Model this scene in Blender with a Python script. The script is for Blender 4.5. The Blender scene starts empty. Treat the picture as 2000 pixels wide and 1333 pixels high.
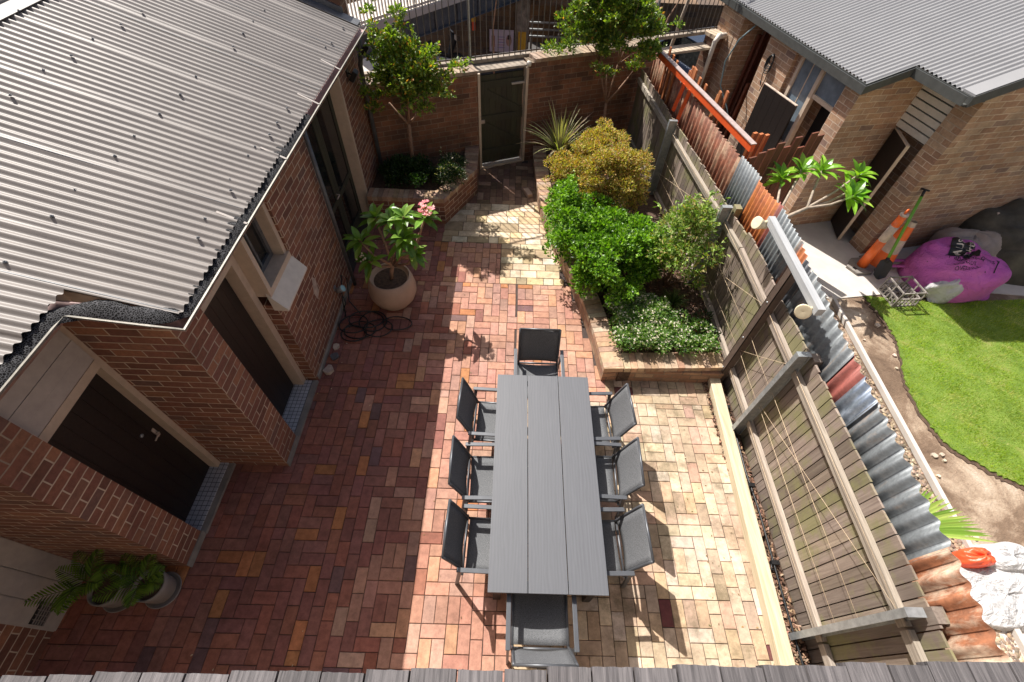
import bpy, math, random
import numpy as np
from mathutils import Vector, Matrix
from mathutils.bvhtree import BVHTree
random.seed(7); RNG = np.random.default_rng(7)
SC = bpy.context.scene; COL = SC.collection
PI = math.pi
# ------------------------------------------------------------------ camera
cd = bpy.data.cameras.new('camera'); cam = bpy.data.objects.new('camera', cd); COL.objects.link(cam)
cam.matrix_world = Matrix(((0.99932334,-0.0348348,-0.01180689,0),(0.02008473,0.78572851,-0.61824535,0),(0.03081346,0.61758987,0.78589648,5.0),(0,0,0,1)))
cd.lens = 16.068; cd.sensor_width = 36; cd.clip_start = .05; cd.clip_end = 500
SC.camera = cam
# ------------------------------------------------------------------ light
SUN = Vector((-.4376,.568,.88)).normalized()
elev = math.asin(SUN.z); az = math.atan2(SUN.x, SUN.y)
w = bpy.data.worlds.new('World'); SC.world = w; w.use_nodes = True
nt = w.node_tree; sky = nt.nodes.new('ShaderNodeTexSky'); sky.sky_type = 'NISHITA'; sky.sun_disc = False
sky.air_density = .8; sky.dust_density = 3.5; sky.ozone_density = .3; sky.sun_elevation = elev; sky.sun_rotation = az
nt.nodes['Background'].inputs[1].default_value = .08
nt.links.new(sky.outputs[0], nt.nodes['Background'].inputs[0])
sl = bpy.data.lights.new('sun','SUN'); sl.energy = 5.0; sl.angle = math.radians(.5); sl.color = (1,.95,.88)
so = bpy.data.objects.new('sun', sl); COL.objects.link(so); so.rotation_euler = SUN.to_track_quat('Z','Y').to_euler()
SC.view_settings.view_transform = 'Standard'; SC.view_settings.look = 'None'; SC.view_settings.exposure = .80; SC.view_settings.gamma = 1

# ------------------------------------------------------------------ materials
class N:
    def __init__(s, name):
        s.m = bpy.data.materials.new(name); s.m.use_nodes = True; s.t = s.m.node_tree; s.b = s.t.nodes['Principled BSDF']
    def n(s, typ, **k):
        x = s.t.nodes.new(typ)
        for a, v in k.items():
            if a.startswith('i_'): x.inputs[a[2:].replace('_',' ')].default_value = v
            else: setattr(x, a, v)
        return x
    def l(s, a, b): s.t.links.new(a, b)
    def ramp(s, fac, stops):
        r = s.n('ShaderNodeValToRGB'); e = r.color_ramp.elements
        while len(e) < len(stops): e.new(.5)
        for x, (p, c) in zip(e, stops): x.position = p; x.color = (*c, 1)
        s.l(fac, r.inputs[0]); return r.outputs[0]
    def mix(s, f, a, b, mode='MIX'):
        x = s.n('ShaderNodeMix', data_type='RGBA', blend_type=mode)
        for i, v in ((0, f), (6, a), (7, b)):
            if isinstance(v, (int, float)): x.inputs[i].default_value = v
            elif isinstance(v, tuple): x.inputs[i].default_value = (*v, 1)
            else: s.l(v, x.inputs[i])
        return x.outputs[2]
    def noise(s, vec=None, scale=5, detail=4, rough=.6, dist=0):
        x = s.n('ShaderNodeTexNoise'); x.inputs['Scale'].default_value = scale; x.inputs['Detail'].default_value = detail
        x.inputs['Roughness'].default_value = rough; x.inputs['Distortion'].default_value = dist
        if vec is not None: s.l(vec, x.inputs['Vector'])
        return x.outputs[0]
    def obj(s): return s.n('ShaderNodeTexCoord').outputs['Object']
    def bump(s, h, st=.3, d=.01):
        x = s.n('ShaderNodeBump'); x.inputs['Strength'].default_value = st; x.inputs['Distance'].default_value = d
        s.l(h, x.inputs['Height']); s.l(x.outputs[0], s.b.inputs['Normal'])
    def mapping(s, vec, sc):
        x = s.n('ShaderNodeMapping'); x.inputs['Scale'].default_value = sc; s.l(vec, x.inputs['Vector']); return x.outputs[0]

def plain(name, c, rough=.6, metal=0., var=.25, scale=12, bump=.15, spec=.5):
    k = N(name); v = k.obj(); n = k.noise(v, scale, 6)
    lo = tuple(x*(1-var) for x in c); hi = tuple(min(1, x*(1+var)) for x in c)
    k.l(k.ramp(n, [(.3, lo), (.7, hi)]), k.b.inputs['Base Color'])
    k.b.inputs['Roughness'].default_value = rough; k.b.inputs['Metallic'].default_value = metal
    k.b.inputs['Specular IOR Level'].default_value = spec
    if bump: k.bump(k.noise(v, scale*5, 4), bump, .005)
    return k.m

def brick(name, pal, mortar, bw=.24, bh=.086, ms=.0055, dirt=.3):
    k = N(name); tc = k.n('ShaderNodeTexCoord')
    sp = k.n('ShaderNodeSeparateXYZ'); k.l(tc.outputs['Object'], sp.inputs[0])
    sn = k.n('ShaderNodeSeparateXYZ'); k.l(tc.outputs['Normal'], sn.inputs[0])
    ab = k.n('ShaderNodeMath', operation='ABSOLUTE'); k.l(sn.outputs[0], ab.inputs[0])
    gt = k.n('ShaderNodeMath', operation='GREATER_THAN'); k.l(ab.outputs[0], gt.inputs[0]); gt.inputs[1].default_value = .7
    mx = k.n('ShaderNodeMix', data_type='FLOAT'); k.l(gt.outputs[0], mx.inputs[0]); k.l(sp.outputs[0], mx.inputs[2]); k.l(sp.outputs[1], mx.inputs[3])
    cb = k.n('ShaderNodeCombineXYZ'); k.l(mx.outputs[0], cb.inputs[0]); k.l(sp.outputs[2], cb.inputs[1])
    # slight wobble so the courses are not ruler straight
    nz = k.n('ShaderNodeTexNoise'); nz.inputs['Scale'].default_value = 7; k.l(tc.outputs['Object'], nz.inputs[0])
    vm = k.n('ShaderNodeVectorMath', operation='MULTIPLY_ADD'); k.l(nz.outputs['Color'], vm.inputs[0]); vm.inputs[1].default_value = (.012,.012,0); k.l(cb.outputs[0], vm.inputs[2])
    br = k.n('ShaderNodeTexBrick', offset=.5, offset_frequency=2)
    br.inputs['Color1'].default_value = (0,0,0,1); br.inputs['Color2'].default_value = (1,1,1,1); br.inputs['Mortar'].default_value = (.5,.5,.5,1)
    br.inputs['Scale'].default_value = 1; br.inputs['Brick Width'].default_value = bw; br.inputs['Row Height'].default_value = bh
    br.inputs['Mortar Size'].default_value = ms; br.inputs['Mortar Smooth'].default_value = .3; br.inputs['Bias'].default_value = 0
    k.l(vm.outputs[0], br.inputs['Vector'])
    bc = k.ramp(br.outputs['Color'], [(i/(len(pal)-1)*.98, c) for i, c in enumerate(pal)])
    n2 = k.noise(tc.outputs['Object'], 30, 6, .7)
    bc = k.mix(.4, bc, k.ramp(n2, [(.3,(.35,.35,.35)),(.7,(1.5,1.45,1.4))]), 'MULTIPLY')
    n4 = k.noise(tc.outputs['Object'], 1.6, 4)
    mc = k.mix(k.ramp(n4, [(.42,(0,0,0)),(.7,(1,1,1))]), mortar, tuple(x*.55 for x in mortar))
    c = k.mix(br.outputs['Fac'], bc, mc)
    n3 = k.noise(tc.outputs['Object'], 2.2, 5)
    c = k.mix(dirt, c, k.ramp(n3, [(.3,(.3,.27,.25)),(.62,(1.25,1.2,1.15))]), 'MULTIPLY')
    k.l(c, k.b.inputs['Base Color']); k.b.inputs['Roughness'].default_value = .82
    hh = k.n('ShaderNodeMath', operation='MULTIPLY_ADD'); k.l(n2, hh.inputs[0]); hh.inputs[1].default_value = .5; k.l(br.outputs['Fac'], hh.inputs[2])
    k.bump(hh.outputs[0], .5, .006)
    return k.m

def wood(name, c1, c2, axis=1, rough=.75, grain=60, moss=None, bump=.4):
    k = N(name); v = k.obj(); sc = [grain]*3; sc[axis] = grain*.045
    n = k.noise(k.mapping(v, tuple(sc)), 1, 6, .65, .6)
    c = k.ramp(n, [(.3, c1), (.7, c2)])
    a = k.n('ShaderNodeAttribute', attribute_name='Col'); 
    c = k.mix(1, c, a.outputs['Color'], 'MULTIPLY')
    if moss:
        n2 = k.noise(v, 2.6, 5, .65); f = k.ramp(n2, [(.47,(0,0,0)),(.62,(.75,.75,.75))]); c = k.mix(f, c, moss)
    k.l(c, k.b.inputs['Base Color']); k.b.inputs['Roughness'].default_value = rough; k.bump(n, bump, .004)
    return k.m

def attrmat(name, rough=.8, var=.5, scale=18, bump=.4, stain=None, spec=.3):
    k = N(name); v = k.obj(); a = k.n('ShaderNodeAttribute', attribute_name='Col')
    n = k.noise(v, scale, 7, .7); c = k.mix(var, a.outputs['Color'], k.ramp(n, [(.28,(.45,.43,.42)),(.7,(1.35,1.33,1.3))]), 'MULTIPLY')
    c = k.mix(.6, c, k.ramp(k.noise(v, 1.1, 6, .65, .4), [(.32,(.62,.6,.58)),(.62,(1.18,1.17,1.15))]), 'MULTIPLY')
    c = k.mix(k.ramp(k.noise(v, 42, 3, .8), [(.66,(0,0,0)),(.74,(.45,.45,.45))]), c, (.09,.065,.05))
    if stain:
        f = k.ramp(k.noise(v, 1.9, 8, .78), [(.49,(0,0,0)),(.63,(.62,.62,.62))]); c = k.mix(f, c, stain)
    k.l(c, k.b.inputs['Base Color']); k.b.inputs['Roughness'].default_value = rough; k.b.inputs['Specular IOR Level'].default_value = spec
    k.bump(k.noise(v, scale*4, 5, .7), bump, .004)
    return k.m

def leafmat(name, rough=.4, trans=.35):
    k = N(name); a = k.n('ShaderNodeAttribute', attribute_name='Col')
    k.l(a.outputs['Color'], k.b.inputs['Base Color']); k.b.inputs['Roughness'].default_value = rough; k.b.inputs['Specular IOR Level'].default_value = .45
    t = k.n('ShaderNodeBsdfTranslucent'); g = k.mix(1., a.outputs['Color'], (1.5,1.7,.4), 'MULTIPLY'); k.l(g, t.inputs[0])
    m = k.n('ShaderNodeMixShader'); m.inputs[0].default_value = trans; k.l(k.b.outputs[0], m.inputs[1]); k.l(t.outputs[0], m.inputs[2])
    k.l(m.outputs[0], k.t.nodes['Material Output'].inputs[0]); return k.m

def rusty(name, base, rust, amt=.5, rough=.45, metal=.6, streak=1.0):
    k = N(name); v = k.obj(); n = k.noise(k.mapping(v, (6,6,1.6*streak)), 1.3, 7, .7, .4)
    f = k.ramp(n, [(max(0,.62-amt*.5),(0,0,0)),(min(1,.8-amt*.45),(1,1,1))])
    n2 = k.noise(v, 22, 6, .7); b = k.ramp(n2, [(.3, tuple(x*.7 for x in base)), (.7, tuple(min(1,x*1.2) for x in base))])
    r = k.ramp(k.noise(v, 11, 6, .7), [(.3, tuple(x*.45 for x in rust)), (.72, tuple(min(1,x*1.35) for x in rust))])
    k.l(k.mix(f, b, r), k.b.inputs['Base Color']); k.b.inputs['Roughness'].default_value = rough
    mt = k.n('ShaderNodeMath', operation='MULTIPLY_ADD'); k.l(f, mt.inputs[0]); mt.inputs[1].default_value = -metal; mt.inputs[2].default_value = metal
    k.l(mt.outputs[0], k.b.inputs['Metallic']); k.bump(n2, .2, .003); return k.m

M = {}
M['brick_l'] = brick('dark_red_brick', [(.12,.052,.038),(.23,.095,.06),(.18,.075,.055),(.28,.125,.07),(.15,.08,.065)], (.52,.42,.32), ms=.006)
M['brick_w'] = brick('brown_garden_brick', [(.10,.05,.033),(.18,.085,.05),(.23,.10,.055),(.13,.07,.05)], (.26,.20,.14), dirt=.75)
M['brick_r'] = brick('grey_brown_brick', [(.31,.18,.12),(.42,.27,.17),(.36,.21,.135),(.48,.34,.23),(.26,.17,.135)], (.62,.50,.39), dirt=.5)
M['brick_p'] = brick('planter_brick', [(.22,.11,.07),(.30,.19,.12),(.25,.14,.09),(.33,.24,.16)], (.20,.15,.11), ms=.008, dirt=.4)
M['brick_v'] = brick('viaduct_brick', [(.13,.08,.045),(.19,.12,.065),(.16,.10,.06),(.10,.07,.05)], (.16,.12,.09), bw=.35, bh=.14, dirt=.5)
M['paver'] = attrmat('paver_clay', .78, .65, 14, .6)
M['paver_tan'] = attrmat('paver_tan_clay', .82, .6, 12, .6, stain=(.10,.085,.045))
M['sandstone'] = attrmat('sandstone_paver', .85, .6, 9, .5, stain=(.20,.15,.09))
M['joint'] = plain('paver_joint', (.05,.035,.03), .95)
M['cap'] = attrmat('brick_cap', .85, .6, 16, .5)
M['stonecap'] = plain('stone_coping', (.26,.215,.17), .85, var=.45, scale=9, bump=.4)
M['concrete'] = plain('concrete', (.50,.46,.42), .85, var=.12, scale=3, bump=.1)
M['concgrey'] = plain('grey_concrete', (.22,.20,.18), .9, var=.3, scale=5)
M['asphalt'] = plain('asphalt', (.055,.052,.05), .9, var=.25, scale=8)
M['soil'] = plain('soil', (.075,.045,.03), .95, var=.6, scale=25, bump=.9)
M['mulch'] = attrmat('mulch', .95, .6, 30, .6)
M['roof_l'] = plain('weathered_cream_steel', (.205,.184,.170), .5, .0, var=.10, scale=2.2, bump=.04)
M['roof_r'] = plain('pale_grey_steel', (.235,.235,.24), .5, .0, var=.06, scale=2.2, bump=.03)
M['gutter_r'] = plain('charcoal_gutter', (.075,.078,.075), .45, .1, var=.2)
M['gutter_pink'] = plain('faded_gutter', (.30,.20,.19), .5, .1, var=.25)
M['gutter_edge'] = plain('gutter_edge', (.15,.14,.12), .5, .3, var=.3)
M['flash'] = plain('dark_flashing', (.10,.105,.115), .5, .2)
M['cream'] = plain('cream_paint', (.50,.40,.31), .6, var=.1, bump=.05)
M['white'] = plain('white_paint', (.62,.57,.50), .55, var=.08, bump=.05)
M['offwhite'] = plain('off_white_board', (.40,.36,.33), .6, var=.1, bump=.05)
M['door'] = plain('dark_brown_door', (.012,.008,.007), .5, var=.4, scale=40, bump=.1)
M['black'] = plain('black_plastic', (.008,.008,.009), .45, var=.2)
M['glass'] = plain('dark_glass', (.015,.016,.016), .08, 0, var=.5, bump=0)
M['frost'] = plain('frosted_glass', (.16,.20,.24), .25, 0, var=.3, scale=4, bump=.05)
M['steel'] = plain('galvanised_steel', (.30,.32,.33), .45, .5, var=.25, scale=18)
M['brownsteel'] = plain('brown_steel_channel', (.09,.062,.05), .6, .1, var=.25)
M['paling'] = wood('weathered_paling', (.14,.108,.09), (.27,.225,.19), axis=2, grain=45, moss=(.185,.18,.075))
M['rail'] = wood('weathered_rail', (.20,.165,.135), (.40,.345,.29), axis=1, grain=70)
M['deck'] = wood('deck_board', (.035,.032,.034), (.15,.138,.138), axis=1, grain=120, bump=.9)
M['sleeper'] = wood('pine_sleeper', (.36,.30,.19), (.58,.50,.36), axis=1, grain=30)
M['orangewood'] = wood('red_hardwood', (.26,.075,.022), (.42,.15,.05), axis=2, grain=45)
M['merbau'] = wood('brown_hardwood', (.09,.026,.012), (.17,.055,.026), axis=2, grain=45)
M['orangepaint'] = plain('orange_paint', (.62,.085,.018), .5, var=.12)
M['beamtop'] = plain('beam_top', (.34,.27,.25), .6, var=.2)
M['gate'] = wood('olive_gate_boards', (.025,.024,.014), (.05,.047,.028), axis=2, grain=40)
M['iron'] = plain('railing_iron', (.10,.09,.085), .5, .4)
M['chairframe'] = plain('charcoal_aluminium', (.085,.09,.10), .4, .35, var=.08, bump=.02)
k = N('sling_fabric'); v = k.obj(); w1 = k.n('ShaderNodeTexNoise'); w1.inputs['Scale'].default_value = 260; k.l(v, w1.inputs[0])
k.l(k.ramp(w1.outputs[0], [(.35,(.045,.048,.053)),(.65,(.16,.165,.175))]), k.b.inputs['Base Color']); k.b.inputs['Roughness'].default_value = .75; M['sling'] = k.m
k = N('table_board'); v = k.obj(); g = k.noise(k.mapping(v, (26,1.1,10)), 1.6, 7, .6, 1.6)
wv = k.n('ShaderNodeTexWave', wave_type='BANDS', bands_direction='X'); wv.inputs['Scale'].default_value = 9; wv.inputs['Distortion'].default_value = 9; wv.inputs['Detail'].default_value = 3; wv.inputs['Detail Scale'].default_value = .7
k.l(k.mapping(v, (1.2,.32,1)), wv.inputs['Vector'])
c = k.mix(.35, k.ramp(g, [(.3,(.105,.109,.12)),(.7,(.135,.14,.152))]), k.ramp(wv.outputs[0], [(0,(.098,.102,.112)),(1,(.135,.14,.15))]))
k.l(k.mix(1,c,(.76,.765,.79),'MULTIPLY'), k.b.inputs['Base Color']); k.b.inputs['Roughness'].default_value = .5; k.bump(g, .1, .002); M['table'] = k.m
M['pot'] = plain('clay_pot', (.40,.28,.21), .6, var=.14, scale=3, bump=.05)
M['potgrey'] = plain('grey_pot', (.24,.215,.20), .7, var=.1)
M['leaf'] = leafmat('leaf'); M['leafmatt'] = leafmat('leaf_matt', .6, .3); M['leafbig'] = leafmat('leaf_broad', .3, .3)
M['bark'] = plain('bark', (.25,.15,.10), .85, var=.35, scale=20)
M['barkgrey'] = plain('grey_bark', (.33,.27,.21), .8, var=.3, scale=20)
M['hose'] = plain('black_hose', (.012,.014,.016), .35, var=.2)
M['bluehose'] = plain('blue_hose', (.16,.24,.26), .4, var=.2)
M['stone'] = plain('pale_stone', (.45,.36,.30), .85, var=.3)
M['twine'] = plain('twine', (.55,.42,.28), .8, var=.2, bump=0)
M['coneorange'] = plain('orange_plastic', (.85,.16,.03), .45, var=.1, scale=6)
M['conewhite'] = plain('dirty_reflective_band', (.52,.42,.35), .5, var=.2)
M['rubber'] = plain('grey_rubber', (.21,.19,.17), .85, var=.2)
M['greenh'] = plain('green_handle', (.13,.34,.03), .45, var=.1)
M['crate'] = plain('dusty_black_plastic', (.24,.215,.195), .7, var=.5)
M['tarp'] = plain('dark_tarp', (.075,.07,.055), .95, var=.5, scale=3)
M['cloth'] = plain('grey_cloth', (.26,.22,.20), .85, var=.25, scale=4)
k = N('white_plastic_film'); k.b.inputs['Base Color'].default_value=(.56,.56,.57,1); k.b.inputs['Roughness'].default_value=.45; k.bump(k.noise(k.obj(), 3.2, 7, .62, 3.0), 1, .10); M['plastic']=k.m
M['redprint'] = plain('orange_red_print', (.80,.09,.03), .4, var=.1)
M['cream_lamp'] = plain('cream_lamp', (.66,.58,.40), .45, var=.08)
M['lens'] = plain('pale_blue_lens', (.28,.52,.60), .1, var=.1)
M['batten'] = wood('galvanised_batten', (.26,.27,.28), (.40,.41,.42), axis=1, grain=30)
# purple bag with faint pink blend of printing ink
k = N('purple_bag'); v = k.obj(); n = k.noise(v, 2.2, 5); k.l(k.ramp(n, [(.3,(.56,.10,.50)),(.7,(.74,.19,.56))]), k.b.inputs['Base Color'])
k.b.inputs['Roughness'].default_value = .5; k.bump(k.noise(v, 4.5, 7, .68, 2.2), 1, .09); M['bag'] = k.m
# tile
def tilemat():
    k = N('small_grey_tiles'); v = k.obj(); br = k.n('ShaderNodeTexBrick', offset=0.)
    br.inputs['Scale'].default_value = 1; br.inputs['Brick Width'].default_value = .05; br.inputs['Row Height'].default_value = .05; br.inputs['Mortar Size'].default_value = .003
    br.inputs['Color1'].default_value = (.36,.38,.42,1); br.inputs['Color2'].default_value = (.44,.46,.50,1); br.inputs['Mortar'].default_value = (.05,.05,.06,1)
    k.l(v, br.inputs['Vector']); k.l(br.outputs[0], k.b.inputs['Base Color']); k.b.inputs['Roughness'].default_value = .35; return k.m
M['tile'] = tilemat()
k = N('gutter_mesh'); v = k.obj(); vo = k.n('ShaderNodeTexVoronoi', feature='DISTANCE_TO_EDGE'); vo.inputs['Scale'].default_value = 80; k.l(v, vo.inputs['Vector'])
k.l(k.ramp(vo.outputs['Distance'], [(.04,(.075,.075,.08)),(.13,(.004,.004,.004))]), k.b.inputs['Base Color']); k.b.inputs['Roughness'].default_value = .9; k.b.inputs['Specular IOR Level'].default_value = .15; k.bump(vo.outputs['Distance'], .6, .006); M['gmesh'] = k.m
# lawn & dirt
k = N('lawn_base'); v = k.obj(); k.l(k.ramp(k.noise(v, 3, 7, .7), [(.3,(.09,.16,.015)),(.55,(.15,.23,.025)),(.75,(.28,.27,.09))]), k.b.inputs['Base Color']); k.b.inputs['Roughness'].default_value = .9; k.bump(k.noise(v,90,4),.8,.02); M['lawn'] = k.m
M['render'] = plain('pale_render', (.55,.47,.38), .85, var=.06, scale=2)
k = N('bare_dirt'); v = k.obj(); n = k.noise(v, 1.1, 8, .68, .5); k.l(k.ramp(n, [(.33,(.11,.07,.045)),(.48,(.20,.135,.09)),(.58,(.38,.29,.21)),(.70,(.56,.48,.39))]), k.b.inputs['Base Color']); k.b.inputs['Roughness'].default_value = .95; k.bump(k.noise(v,28,7,.75),.9,.03); M['dirt'] = k.m

# ------------------------------------------------------------------ mesh helpers
class MB:
    def __init__(s): s.v = []; s.f = []; s.c = []; s.sm = []; s.col = (1,1,1); s.smooth = False
    def add(s, vs, fs, col=None):
        o = len(s.v); s.v += [tuple(p) for p in vs]; s.f += [tuple(i+o for i in f) for f in fs]; s.c += [col or s.col]*len(fs); s.sm += [s.smooth]*len(fs); return s
    def box(s, a, b, col=None, M_=None, bev=0):
        x0,y0,z0 = a; x1,y1,z1 = b
        vs = [(x,y,z) for z in (z0,z1) for y in (y0,y1) for x in (x0,x1)]
        if M_ is not None: vs = [tuple(M_ @ Vector(p)) for p in vs]
        return s.add(vs, [(0,2,3,1),(4,5,7,6),(0,1,5,4),(2,6,7,3),(0,4,6,2),(1,3,7,5)], col)
    def bar(s, p, q, wdt, hgt, col=None, up=(0,0,1)):
        p = Vector(p); q = Vector(q); d = (q-p); L = d.length; d.normalize(); u = Vector(up)
        sx = d.cross(u)
        if sx.length < 1e-4: sx = d.cross(Vector((1,0,0)))
        sx.normalize(); uu = sx.cross(d)
        m = Matrix((sx, d, uu)).transposed().to_4x4(); m.translation = p
        return s.box((-wdt/2,0,-hgt/2),(wdt/2,L,hgt/2),col,m)
    def tube(s, pts, r, n=8, col=None, cap=True):
        pts = [Vector(p) for p in pts]; rs = r if isinstance(r,(list,tuple)) else [r]*len(pts); rings = []; prev = None
        for i, p in enumerate(pts):
            d = (pts[min(i+1,len(pts)-1)]-pts[max(i-1,0)]).normalized()
            a = prev if prev is not None else (Vector((0,0,1)) if abs(d.z)<.9 else Vector((1,0,0)))
            x = d.cross(a); 
            if x.length < 1e-4: x = d.cross(Vector((0,1,0)))
            x.normalize(); y = x.cross(d); prev = y
            rings.append([p + (x*math.cos(t)+y*math.sin(t))*rs[i] for t in [2*PI*j/n for j in range(n)]])
        vs = [q for R_ in rings for q in R_]; fs = []
        for i in range(len(pts)-1):
            for j in range(n): fs.append((i*n+j, i*n+(j+1)%n, (i+1)*n+(j+1)%n, (i+1)*n+j))
        if cap: fs.append(tuple(range(n))[::-1]); fs.append(tuple((len(pts)-1)*n+j for j in range(n)))
        o = s.smooth; s.smooth = True; s.add(vs, fs, col); s.smooth = o; return s
    def lathe(s, prof, c=(0,0,0), n=32, M_=None, col=None):
        vs = [(c[0]+r*math.cos(2*PI*j/n), c[1]+r*math.sin(2*PI*j/n), c[2]+z) for r, z in prof for j in range(n)]
        if M_ is not None: vs = [tuple(M_ @ Vector(p)) for p in vs]
        fs = [(i*n+j, i*n+(j+1)%n, (i+1)*n+(j+1)%n, (i+1)*n+j) for i in range(len(prof)-1) for j in range(n)]
        o = s.smooth; s.smooth = True; s.add(vs, fs, col); s.smooth = o; return s
    def prism(s, poly, z0, z1, col=None):
        n = len(poly); zs0 = z0 if isinstance(z0,(list,tuple)) else [z0]*n; zs1 = z1 if isinstance(z1,(list,tuple)) else [z1]*n
        vs = [(x,y,z) for (x,y), z in zip(poly, zs0)] + [(x,y,z) for (x,y), z in zip(poly, zs1)]
        return s.add(vs, [tuple(range(n))[::-1], tuple(range(n,2*n))] + [(i,(i+1)%n,n+(i+1)%n,n+i) for i in range(n)], col)
    def sweep(s, path, prof, col=None, closed=False):
        """prof: (offset to the right of travel, z)"""
        path = [Vector((p[0],p[1],p[2] if len(p)>2 else 0)) for p in path]; rings = []
        for i, p in enumerate(path):
            a = (p-path[i-1]).xy.normalized() if i else None; b = (path[i+1]-p).xy.normalized() if i < len(path)-1 else None
            a = a if a is not None else b; b = b if b is not None else a
            na = Vector((a.y,-a.x)); nb = Vector((b.y,-b.x)); m = (na+nb).normalized(); m = m/max(.3, m.dot(na))
            rings.append([(p.x+m.x*o, p.y+m.y*o, p.z+z) for o, z in prof])
        n = len(prof); vs = [q for R_ in rings for q in R_]; rng = n if closed else n-1
        fs = [(i*n+j,(i+1)*n+j,(i+1)*n+(j+1)%n,i*n+(j+1)%n) for i in range(len(path)-1) for j in range(rng)]
        if closed: fs += [tuple(range(n)), tuple((len(path)-1)*n+j for j in range(n))[::-1]]
        return s.add(vs, fs, col)
    def build(s, name, mat, parent=None, bev=0):
        me = bpy.data.meshes.new(name); me.from_pydata(s.v, [], s.f)
        a = me.attributes.new('Col','FLOAT_COLOR','FACE'); a.data.foreach_set('color', np.array([(*c,1) for c in s.c], dtype=np.float32).ravel())
        me.polygons.foreach_set('use_smooth', s.sm); me.materials.append(M[mat] if isinstance(mat,str) else mat); me.update()
        o = bpy.data.objects.new(name, me); COL.objects.link(o)
        if parent is not None: o.parent = parent
        if bev:
            b = o.modifiers.new('b','BEVEL'); b.width = bev; b.segments = 2; b.limit_method = 'ANGLE'
        return o
def np_mesh(name, V, F, C, mat, parent=None, smooth=False):
    me = bpy.data.meshes.new(name); nF = len(F); k_ = F.shape[1]
    me.vertices.add(len(V)); me.vertices.foreach_set('co', V.astype(np.float32).ravel())
    me.loops.add(nF*k_); me.loops.foreach_set('vertex_index', F.astype(np.int32).ravel())
    me.polygons.add(nF); me.polygons.foreach_set('loop_start', np.arange(0,nF*k_,k_,dtype=np.int32)); me.polygons.foreach_set('loop_total', np.full(nF,k_,dtype=np.int32))
    me.polygons.foreach_set('use_smooth', np.full(nF,smooth))
    me.update(calc_edges=True)
    a = me.attributes.new('Col','FLOAT_COLOR','FACE'); a.data.foreach_set('color', np.hstack([C, np.ones((nF,1))]).astype(np.float32).ravel())
    me.materials.append(M[mat]); o = bpy.data.objects.new(name, me); COL.objects.link(o)
    if parent is not None: o.parent = parent
    return o
def tag(o, label=None, cat=None, group=None, kind=None):
    if label: o['label'] = label
    if cat: o['category'] = cat
    if group: o['group'] = group
    if kind: o['kind'] = kind
    return o
def thing(name, label, cat, loc=(0,0,0), rz=0, group=None):
    o = bpy.data.objects.new(name, None); COL.objects.link(o); o.location = loc; o.rotation_euler = (0,0,rz); o.empty_display_size = .1
    return tag(o, label, cat, group)
def struct(o, kind='structure'): o['kind'] = kind; return o
def copy_tree(o, parent=None):
    c = o.copy(); COL.objects.link(c)
    if parent is not None: c.parent = parent
    for ch in list(o.children): copy_tree(ch, c)
    return c
def setlab(o, l): o['label'] = l; return o
def jit(c, a=.15): 
    f = 1+random.uniform(-a,a); return tuple(max(0,x*f*(1+random.uniform(-a*.3,a*.3))) for x in c)
def lerp(a,b,t): return a+(b-a)*t
def pathx(path, y):
    for (x0,y0),(x1,y1) in zip(path, path[1:]):
        if y <= y1: return lerp(x0,x1,(y-y0)/(y1-y0))
    return path[-1][0]

# ================================================================== GROUND
mb = MB(); mb.box((-60,-40,-1.0),(60,80,-.9)); struct(mb.build('street','asphalt'))
mb = MB(); mb.prism([(-12,-9),(14,-9),(14,14),(4.6,10.42),(-2.4,7.5),(-12,7.5)], -.9, -.035); struct(mb.build('ground','soil'))
mb = MB(); mb.prism([(-6,-2),(2.6,-2),(2.65,3.6),(1.3,3.5),(.7,6.5),(.6,8.75),(-2.45,7.4),(-6,5)], -.034, -.009); struct(mb.build('paving_bed','joint'))
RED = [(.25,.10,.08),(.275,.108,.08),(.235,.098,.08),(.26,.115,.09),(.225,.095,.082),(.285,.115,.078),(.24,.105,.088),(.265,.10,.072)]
RED_SUNLIT = [(.38,.20,.145),(.40,.215,.155),(.36,.185,.14),(.42,.24,.175),(.37,.21,.165),(.43,.23,.145),(.39,.235,.18),(.35,.18,.135)]  # paler set of the red bricks, sunlight partly put into the colour
TAN = [(.46,.33,.22),(.50,.40,.30),(.46,.35,.25),(.52,.43,.34),(.48,.33,.25),(.44,.34,.25),(.50,.37,.28),(.40,.31,.22),(.55,.44,.32),(.47,.34,.24)]
BR = [(.16,.10,.07),(.20,.13,.09),(.23,.15,.10),(.15,.09,.07)]
def paver(mb, x0,y0,x1,y1, col, g=.0028, zj=.002):
    a = random.uniform(-zj,zj); b = random.uniform(-.001,.001); x0+=g;y0+=g;x1-=g;y1-=g; e=.004; z=a
    if x1-x0 < .02 or y1-y0 < .02: return
    vs = [(x0,y0,z-.012),(x1,y0,z-.012),(x1,y1,z-.012),(x0,y1,z-.012),(x0,y0,z-e),(x1,y0,z-e+b),(x1,y1,z-e),(x0,y1,z-e-b),(x0+e,y0+e,z),(x1-e,y0+e,z+b),(x1-e,y1-e,z),(x0+e,y1-e,z-b)]
    fs = [(0,1,5,4),(1,2,6,5),(2,3,7,6),(3,0,4,7),(4,5,9,8),(5,6,10,9),(6,7,11,10),(7,4,8,11),(8,9,10,11)]
    mb.add(vs, fs, col)
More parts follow.
